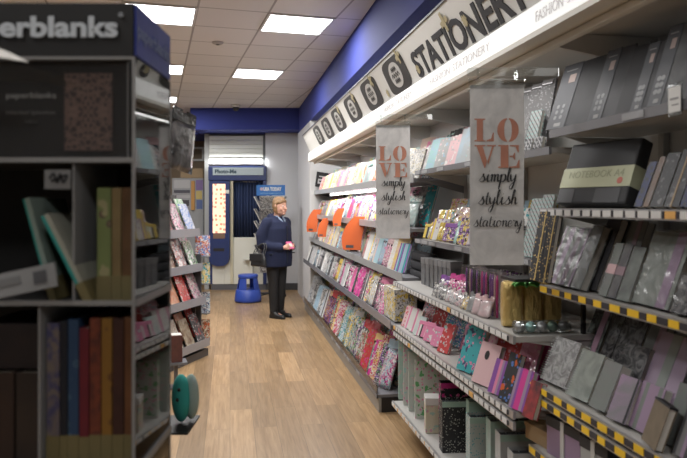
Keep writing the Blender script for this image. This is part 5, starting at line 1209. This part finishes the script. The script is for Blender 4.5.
o = link('sign_lettering', fit_text('INTERNATIONAL EDITION', .36, .022, .001, 0, plain('sign_pale', (.25, .42, .60), .5)), nr); o.matrix_local = Matrix(((1, 0, 0, (271.5-CU)*K3+1.20), (0, 0, -1, -.0215), (0, 1, 0, EYE-(193.4-HV)*K3), (0, 0, 0, 1)))
bm = bmesh.new(); ball(bm, ((261.5-CU)*K3+1.20, -.022, EYE-(189-HV)*K3), .028, 14, sc3=(1, .15, 1)); link('sign_globe', mesh_of(bm, 'g', plain('globe_pale', (.45, .35, .4), .5)), nr)
for side, lbn in ((-1, 'left'), (1, 'right'), (0, 'front')):
    for k in range(6):
        z = .42+.20*k; ang = {-1: PI, 1: 0, 0: -PI/2}[side]; d = Vector((math.cos(ang), math.sin(ang), 0))
        bm = bmesh.new(); tube(bm, [(d.x*.02, d.y*.02, z), (d.x*.20, d.y*.20, z-.02), (d.x*.23, d.y*.23, z+.03)], .006, 6); link('pocket_wire', mesh_of(bm, 'w', steel), nr)
        o = link('newspaper', m_slab(.30, .26, .014, ('collage', 'paper'), 0)); setc(o, 'grey', ('white', 'dark grey', 'light grey')[k % 3], 'dark grey')
        o.matrix_world = Matrix.Translation(Vector((-1.20, 10.98, z+.008))+d*.14) @ Matrix.Rotation(ang+PI/2, 4, 'Z') @ Matrix.Rotation(D(28), 4, 'X')
        tag(o, 'folded newspaper in the %s side of the rack behind the shopper, %s from the bottom' % (lbn, ORD(k+1)), 'newspaper', 'newspapers in the revolving rack')

# blue step stool
ss = empty('step_stool', (-1.50, 10.5, 0), D(20), 'round blue plastic kick stool standing before the photo booth', 'step stool')
sbm = plain('stool_blue', (.025, .065, .36), .4)
bm = bmesh.new(); lathe(bm, [(.205, .012), (.212, .02), (.208, .05), (.19, .19), (.175, .20)], seg=40); link('skirt', mesh_of(bm, 's', sbm), ss)
bm = bmesh.new(); lathe(bm, [(.148, .375), (.155, .385), (.155, .42), (.145, .43)], seg=36); link('top_step', mesh_of(bm, 's', sbm), ss)
for k in range(4):
    a_ = PI/4+k*PI/2; bm = bmesh.new(); hw = .42
    vs = []
    for (rr_, z) in ((.178, .195), (.148, .38)):
        for da in (-hw, -hw/2, 0, hw/2, hw):
            for rr2 in (rr_, rr_-.012): vs.append(bm.verts.new((rr2*math.cos(a_+da), rr2*math.sin(a_+da), z)))
    for i in range(4):
        a0 = 2*i; b0 = 10+2*i
        bm.faces.new((vs[a0], vs[a0+2], vs[b0+2], vs[b0])); bm.faces.new((vs[a0+1], vs[b0+1], vs[b0+3], vs[a0+3])); bm.faces.new((vs[a0], vs[a0+1], vs[a0+3], vs[a0+2])); bm.faces.new((vs[b0], vs[b0+2], vs[b0+3], vs[b0+1]))
    bm.faces.new((vs[0], vs[10], vs[11], vs[1])); bm.faces.new((vs[8], vs[9], vs[19], vs[18]))
    link('leg', mesh_of(bm, 'l', sbm), ss)
bm = bmesh.new(); lathe(bm, [(.200, 0), (.203, .011)], seg=36); link('rubber_ring', mesh_of(bm, 'r', black), ss)

# ------------------------------------------------------------------ the shopper
def capsule(bm, a, b, ra, rb, seg=14, sx=1, sy=1):
    a, b = Vector(a), Vector(b); d = b-a; Ln = d.length; qd = d.to_track_quat('Z', 'Y'); pr = []
    for k in range(5): t = PI/2*k/4; pr.append((ra*math.sin(t), -ra*math.cos(t)))
    for k in range(5): t = PI/2*k/4; pr.append((rb*math.cos(t), Ln+rb*math.sin(t)))
    rings = [[bm.verts.new(a+qd @ Vector((max(r_, 1e-4)*math.cos(2*PI*j/seg)*sx, max(r_, 1e-4)*math.sin(2*PI*j/seg)*sy, z))) for j in range(seg)] for r_, z in pr]
    for A, B in zip(rings, rings[1:]):
        for j in range(seg): bm.faces.new((A[j], A[(j+1) % seg], B[(j+1) % seg], B[j]))
    bm.faces.new(rings[0][::-1]); bm.faces.new(rings[-1])
def chain(bm, pts, rad):
    for i in range(len(pts)-1): capsule(bm, pts[i], pts[i+1], rad[i], rad[i+1])
def loft(bm, secs, seg=24):
    """secs: (x, y, z, rx, ry)"""
    rings = [[bm.verts.new((x+rx*math.cos(2*PI*j/seg), y+ry*math.sin(2*PI*j/seg), z)) for j in range(seg)] for x, y, z, rx, ry in secs]
    for A, B in zip(rings, rings[1:]):
        for j in range(seg): bm.faces.new((A[j], A[(j+1) % seg], B[(j+1) % seg], B[j]))
    bm.faces.new(rings[0][::-1]); bm.faces.new(rings[-1])
def remeshed(bm, name, mat, voxel, smooth=4):
    bmesh.ops.recalc_face_normals(bm, faces=bm.faces)
    me = bpy.data.meshes.new('tmp'); bm.to_mesh(me); bm.free(); o = bpy.data.objects.new('tmp', me); COL.objects.link(o)
    m1 = o.modifiers.new('r', 'REMESH'); m1.mode = 'VOXEL'; m1.voxel_size = voxel
    m2 = o.modifiers.new('s', 'SMOOTH'); m2.factor = .6; m2.iterations = smooth
    dg = bpy.context.evaluated_depsgraph_get(); dg.update(); out = bpy.data.meshes.new_from_object(o.evaluated_get(dg)); out.name = name
    bpy.data.objects.remove(o); out.materials.clear(); out.materials.append(MATS[mat] if isinstance(mat, str) else mat)
    for p in out.polygons: p.use_smooth = True
    return out
# local frame: faces +X, her left is +Y
pr = empty('person', (-.90, 9.06, 0), D(-36), 'shopper in a navy padded coat and black trousers, looking down at a pink item', 'person')
skin = plain('skin', (.56, .31, .23), .55); coatm = plain('coat_navy', (.007, .012, .042), .9, bump=.25, bscale=9); trm = plain('trousers_black', (.012, .012, .014), .8, bump=.2, bscale=12)
HX, HZ = .055, 1.50          # head centre
bm = bmesh.new()
loft(bm, [(HX, 0, HZ-.115, .045, .035), (HX+.008, 0, HZ-.09, .068, .058), (HX+.004, 0, HZ-.04, .084, .070), (HX, 0, HZ+.01, .092, .075), (HX-.004, 0, HZ+.06, .088, .072), (HX-.006, 0, HZ+.095, .062, .052), (HX-.006, 0, HZ+.112, .02, .02)])
capsule(bm, (HX+.088, 0, HZ-.002), (HX+.106, 0, HZ-.034), .010, .014)      # nose
capsule(bm, (HX+.083, -.022, HZ-.066), (HX+.083, .022, HZ-.066), .009, .009)   # lips
capsule(bm, (HX+.072, -.012, HZ-.098), (HX+.072, .012, HZ-.098), .014, .014)  # chin
for s_ in (-1, 1):
    capsule(bm, (HX+.060, s_*.038, HZ-.04), (HX+.056, s_*.044, HZ-.025), .022, .02); capsule(bm, (HX+.070, s_*.018, HZ+.024), (HX+.064, s_*.045, HZ+.024), .011, .009)
    capsule(bm, (HX-.008, s_*.078, HZ-.03), (HX-.012, s_*.082, HZ+.015), .010, .014)
chain(bm, [(.02, 0, 1.42), (-.01, 0, 1.30)], [.052, .06])
loft(bm, [(-.01, 0, .80, .10, .15), (-.01, 0, .92, .12, .17), (0, 0, 1.08, .11, .15), (0, 0, 1.22, .12, .17), (-.01, 0, 1.30, .09, .16), (-.01, 0, 1.34, .05, .08)])
hands = []
for s_ in (-1, 1):
    sh, el, wr, pm = (-.01, s_*.175, 1.27), (-.05, s_*.215, 1.01), (.16, s_*.115, .955), (.215, s_*.075, .955)
    chain(bm, [sh, el, wr], [.045, .036, .024]); chain(bm, [wr, pm], [.024, .027])
    P_ = Vector(pm); f_ = Vector((.055, -s_*.045, 0)).normalized()
    for i, (ln, dz) in enumerate(((.052, .026), (.058, .010), (.054, -.006), (.042, -.022))):
        k0 = P_+Vector((.012, -s_*.004, dz)); k1 = k0+f_*ln*.5+Vector((.004, 0, .002)); k2 = k1+Vector((.004, -s_*.02, -.008)); k3 = k2+Vector((-.008, -s_*.012, -.006))
        chain(bm, [P_+Vector((0, 0, dz*.6)), k0, k1, k2, k3], [.012, .010, .009, .0085, .0075])
    chain(bm, [P_+Vector((-.01, 0, .018)), P_+Vector((.012, -s_*.012, .040)), P_+Vector((.036, -s_*.022, .046))], [.012, .010, .009])
    chain(bm, [(-.01, s_*.085, .86), (0.0, s_*.085, .47), (-.015+.03*(s_ < 0), s_*.080, .10)], [.085, .052, .036])
    fo = .03*(s_ < 0)
    chain(bm, [(-.03+fo, s_*.08, .06), (.11+fo, s_*.085, .035)], [.036, .028])
body = link('body', remeshed(bm, 'body', skin, .0058, 3), pr)
# eyes, brows, mouth
for s_ in (-1, 1):
    bm = bmesh.new(); ball(bm, (HX+.073, s_*.031, HZ+.006), .0125, 12); e_ = link('eye', mesh_of(bm, 'e', plain('eye_white', (.55, .52, .5), .3)), pr)
    bm = bmesh.new(); ball(bm, (HX+.0835, s_*.031, HZ+.002), .0052, 10, sc3=(.5, 1, 1)); link('iris', mesh_of(bm, 'e', plain('iris', (.03, .04, .05), .2)), e_)
    bm = bmesh.new(); tube(bm, smooth_pts([(HX+.083, s_*.016, HZ+.030), (HX+.081, s_*.032, HZ+.036), (HX+.070, s_*.046, HZ+.030)], 3), .003, 5); link('eyebrow', mesh_of(bm, 'e', plain('brow', (.20, .12, .06), .8)), pr)
bm = bmesh.new(); tube(bm, smooth_pts([(HX+.086, -.022, HZ-.068), (HX+.0925, 0, HZ-.064), (HX+.086, .022, HZ-.068)], 4), [.002, .003, .004, .0045, .0045, .0045, .004, .003, .002][:9], 6); link('mouth', mesh_of(bm, 'm', plain('lips', (.42, .13, .12), .5)), pr)
# hair: short, fair, fringe
bm = bmesh.new()
for (x, y, z, r_) in [(HX-.035, 0, HZ+.055, .082), (HX-.045, 0, HZ+.0, .078), (HX+.015, 0, HZ+.075, .062), (HX-.055, 0, HZ-.05, .056), (HX+.055, 0, HZ+.068, .036), (HX+.048, .03, HZ+.064, .034), (HX+.048, -.03, HZ+.064, .034)]: ball(bm, (x, y, z), r_, 16)
for s_ in (-1, 1):
    for (x, y, z, r_) in [(HX-.02, .055, HZ+.035, .040), (HX-.02, .062, HZ-.01, .036), (HX-.022, .060, HZ-.05, .034), (HX-.01, .058, HZ-.085, .022), (HX+.02, .055, HZ+.055, .030), (HX+.045, .052, HZ+.045, .018)]: ball(bm, (x, s_*y, z), r_, 14)
hairm = plain('hair_fair', (.21, .12, .055), .6, var=.35, vscale=40)
link('hair', remeshed(bm, 'hair', hairm, .008, 4), pr)
# coat
bm = bmesh.new()
loft(bm, [(-.015, 0, .69, .185, .245), (-.01, 0, .80, .19, .245), (-.005, 0, .95, .182, .235), (0, 0, 1.08, .175, .225), (0, 0, 1.20, .168, .225), (-.01, 0, 1.29, .14, .205), (-.015, 0, 1.345, .085, .13), (-.01, 0, 1.37, .07, .085)])
for s_ in (-1, 1): chain(bm, [(-.015, s_*.18, 1.275), (-.06, s_*.235, 1.12), (-.055, s_*.235, 1.0), (.05, s_*.185, .965), (.155, s_*.12, .955)], [.085, .082, .076, .066, .056])
chain(bm, [(-.075, -.07, 1.365), (-.095, 0, 1.36), (-.075, .07, 1.365)], [.038, .05, .038])   # hood lying on the back
chain(bm, [(-.02, -.085, 1.365), (.055, -.055, 1.335)], [.03, .026]); chain(bm, [(-.02, .085, 1.365), (.055, .055, 1.335)], [.03, .026])
coat = link('coat', remeshed(bm, 'coat', coatm, .010, 3), pr)
box('zip_placket', .172, .186, -.012, .012, .74, 1.24, plain('placket', (.008, .012, .03), .6), coat, .003)
for s_ in (-1, 1): box('pocket_flap', .06, .12, s_*.225-.008, s_*.225+.008, .86, .875, MATS['placket'], coat, .003)
bm = bmesh.new()
for s_ in (-1, 1): chain(bm, [(.035, s_*.055, 1.365), (.095, s_*.035, 1.32), (.125, s_*.012, 1.27)], [.018, .017, .012])
link('collar', remeshed(bm, 'collar', plain('scarf_blue', (.20, .26, .36), .8, var=.4, vscale=60), .007, 2), pr)
bm = bmesh.new()
loft(bm, [(-.01, 0, .68, .12, .165), (-.01, 0, .80, .125, .17)])
for s_ in (-1, 1): fo = .03*(s_ < 0); chain(bm, [(-.01, s_*.08, .76), (0.0, s_*.082, .47), (-.02+fo, s_*.080, .10)], [.098, .070, .056])
link('trousers', remeshed(bm, 'trousers', trm, .010, 3), pr)
for s_ in (-1, 1):
    fo = .03*(s_ < 0); y = s_*.083; bm = bmesh.new()
    loft(bm, [(.045+fo, y, .004, .135, .044), (.045+fo, y, .02, .138, .048), (.04+fo, y, .045, .128, .046), (0+fo, y, .07, .075, .044), (-.02+fo, y, .095, .052, .042)])
    sh = link('shoe', remeshed(bm, 'shoe', plain('shoe_black', (.012, .012, .013), .35), .006, 2), pr)
    bm = bmesh.new(); loft(bm, [(.045+fo, y, .0, .136, .045), (.045+fo, y, .012, .142, .050)]); link('sole', mesh_of(bm, 's', plain('sole', (.03, .03, .03), .7)), sh)
# handbag on her right arm, pink item in her hands (things of their own)
hb = empty('handbag', pr.matrix_basis @ Vector((-.12, -.27, .74)) if False else (0, 0, 0), 0, "black leather handbag hanging from the shopper's arm", 'handbag')
hb.matrix_world = Matrix.Translation((-.90, 9.06, 0)) @ Matrix.Rotation(D(-36), 4, 'Z') @ Matrix.Translation((.0, -.365, .715))
bm = bmesh.new(); loft(bm, [(0, 0, 0, .125, .045), (0, 0, .015, .135, .055), (0, 0, .10, .125, .05), (0, 0, .17, .10, .025)], 20); link('bag_body', remeshed(bm, 'bag', plain('leather_black', (.016, .016, .018), .35, bump=.2, bscale=14), .008, 2), hb)
bm = bmesh.new(); bx(bm, -.11, .11, -.058, -.050, .07, .165, 0, .003); link('flap', mesh_of(bm, 'f', MATS['leather_black']), hb)
for s_ in (-1, 1): bm = bmesh.new(); tube(bm, smooth_pts([(-.08, s_*.018, .15), (-.05, s_*.02+.03, .24), (.03, s_*.02+.07, .30), (.075, s_*.02+.05, .24), (.08, s_*.018, .15)], 5), .007, 6); link('handle', mesh_of(bm, 'h', MATS['leather_black']), hb)
pi = empty('pink_card_pack', (0, 0, 0), 0, "small bright pink pack held in the shopper's hands", 'pack')
pi.matrix_world = Matrix.Translation((-.90, 9.06, 0)) @ Matrix.Rotation(D(-36), 4, 'Z') @ Matrix.Translation((.262, 0, .935)) @ Matrix.Rotation(D(-35), 4, 'Y')
o = box('pack_body', -.010, .010, -.05, .05, 0, .11, 'plain', pi, .003); setc(o, (.62, .12, .27)); box('pack_label', .0105, .0115, -.03, .03, .03, .08, paper, pi)
box('pack_label', -.0115, -.0105, -.03, .03, .03, .08, plain('label_pink', (.62, .30, .38), .6), pi)
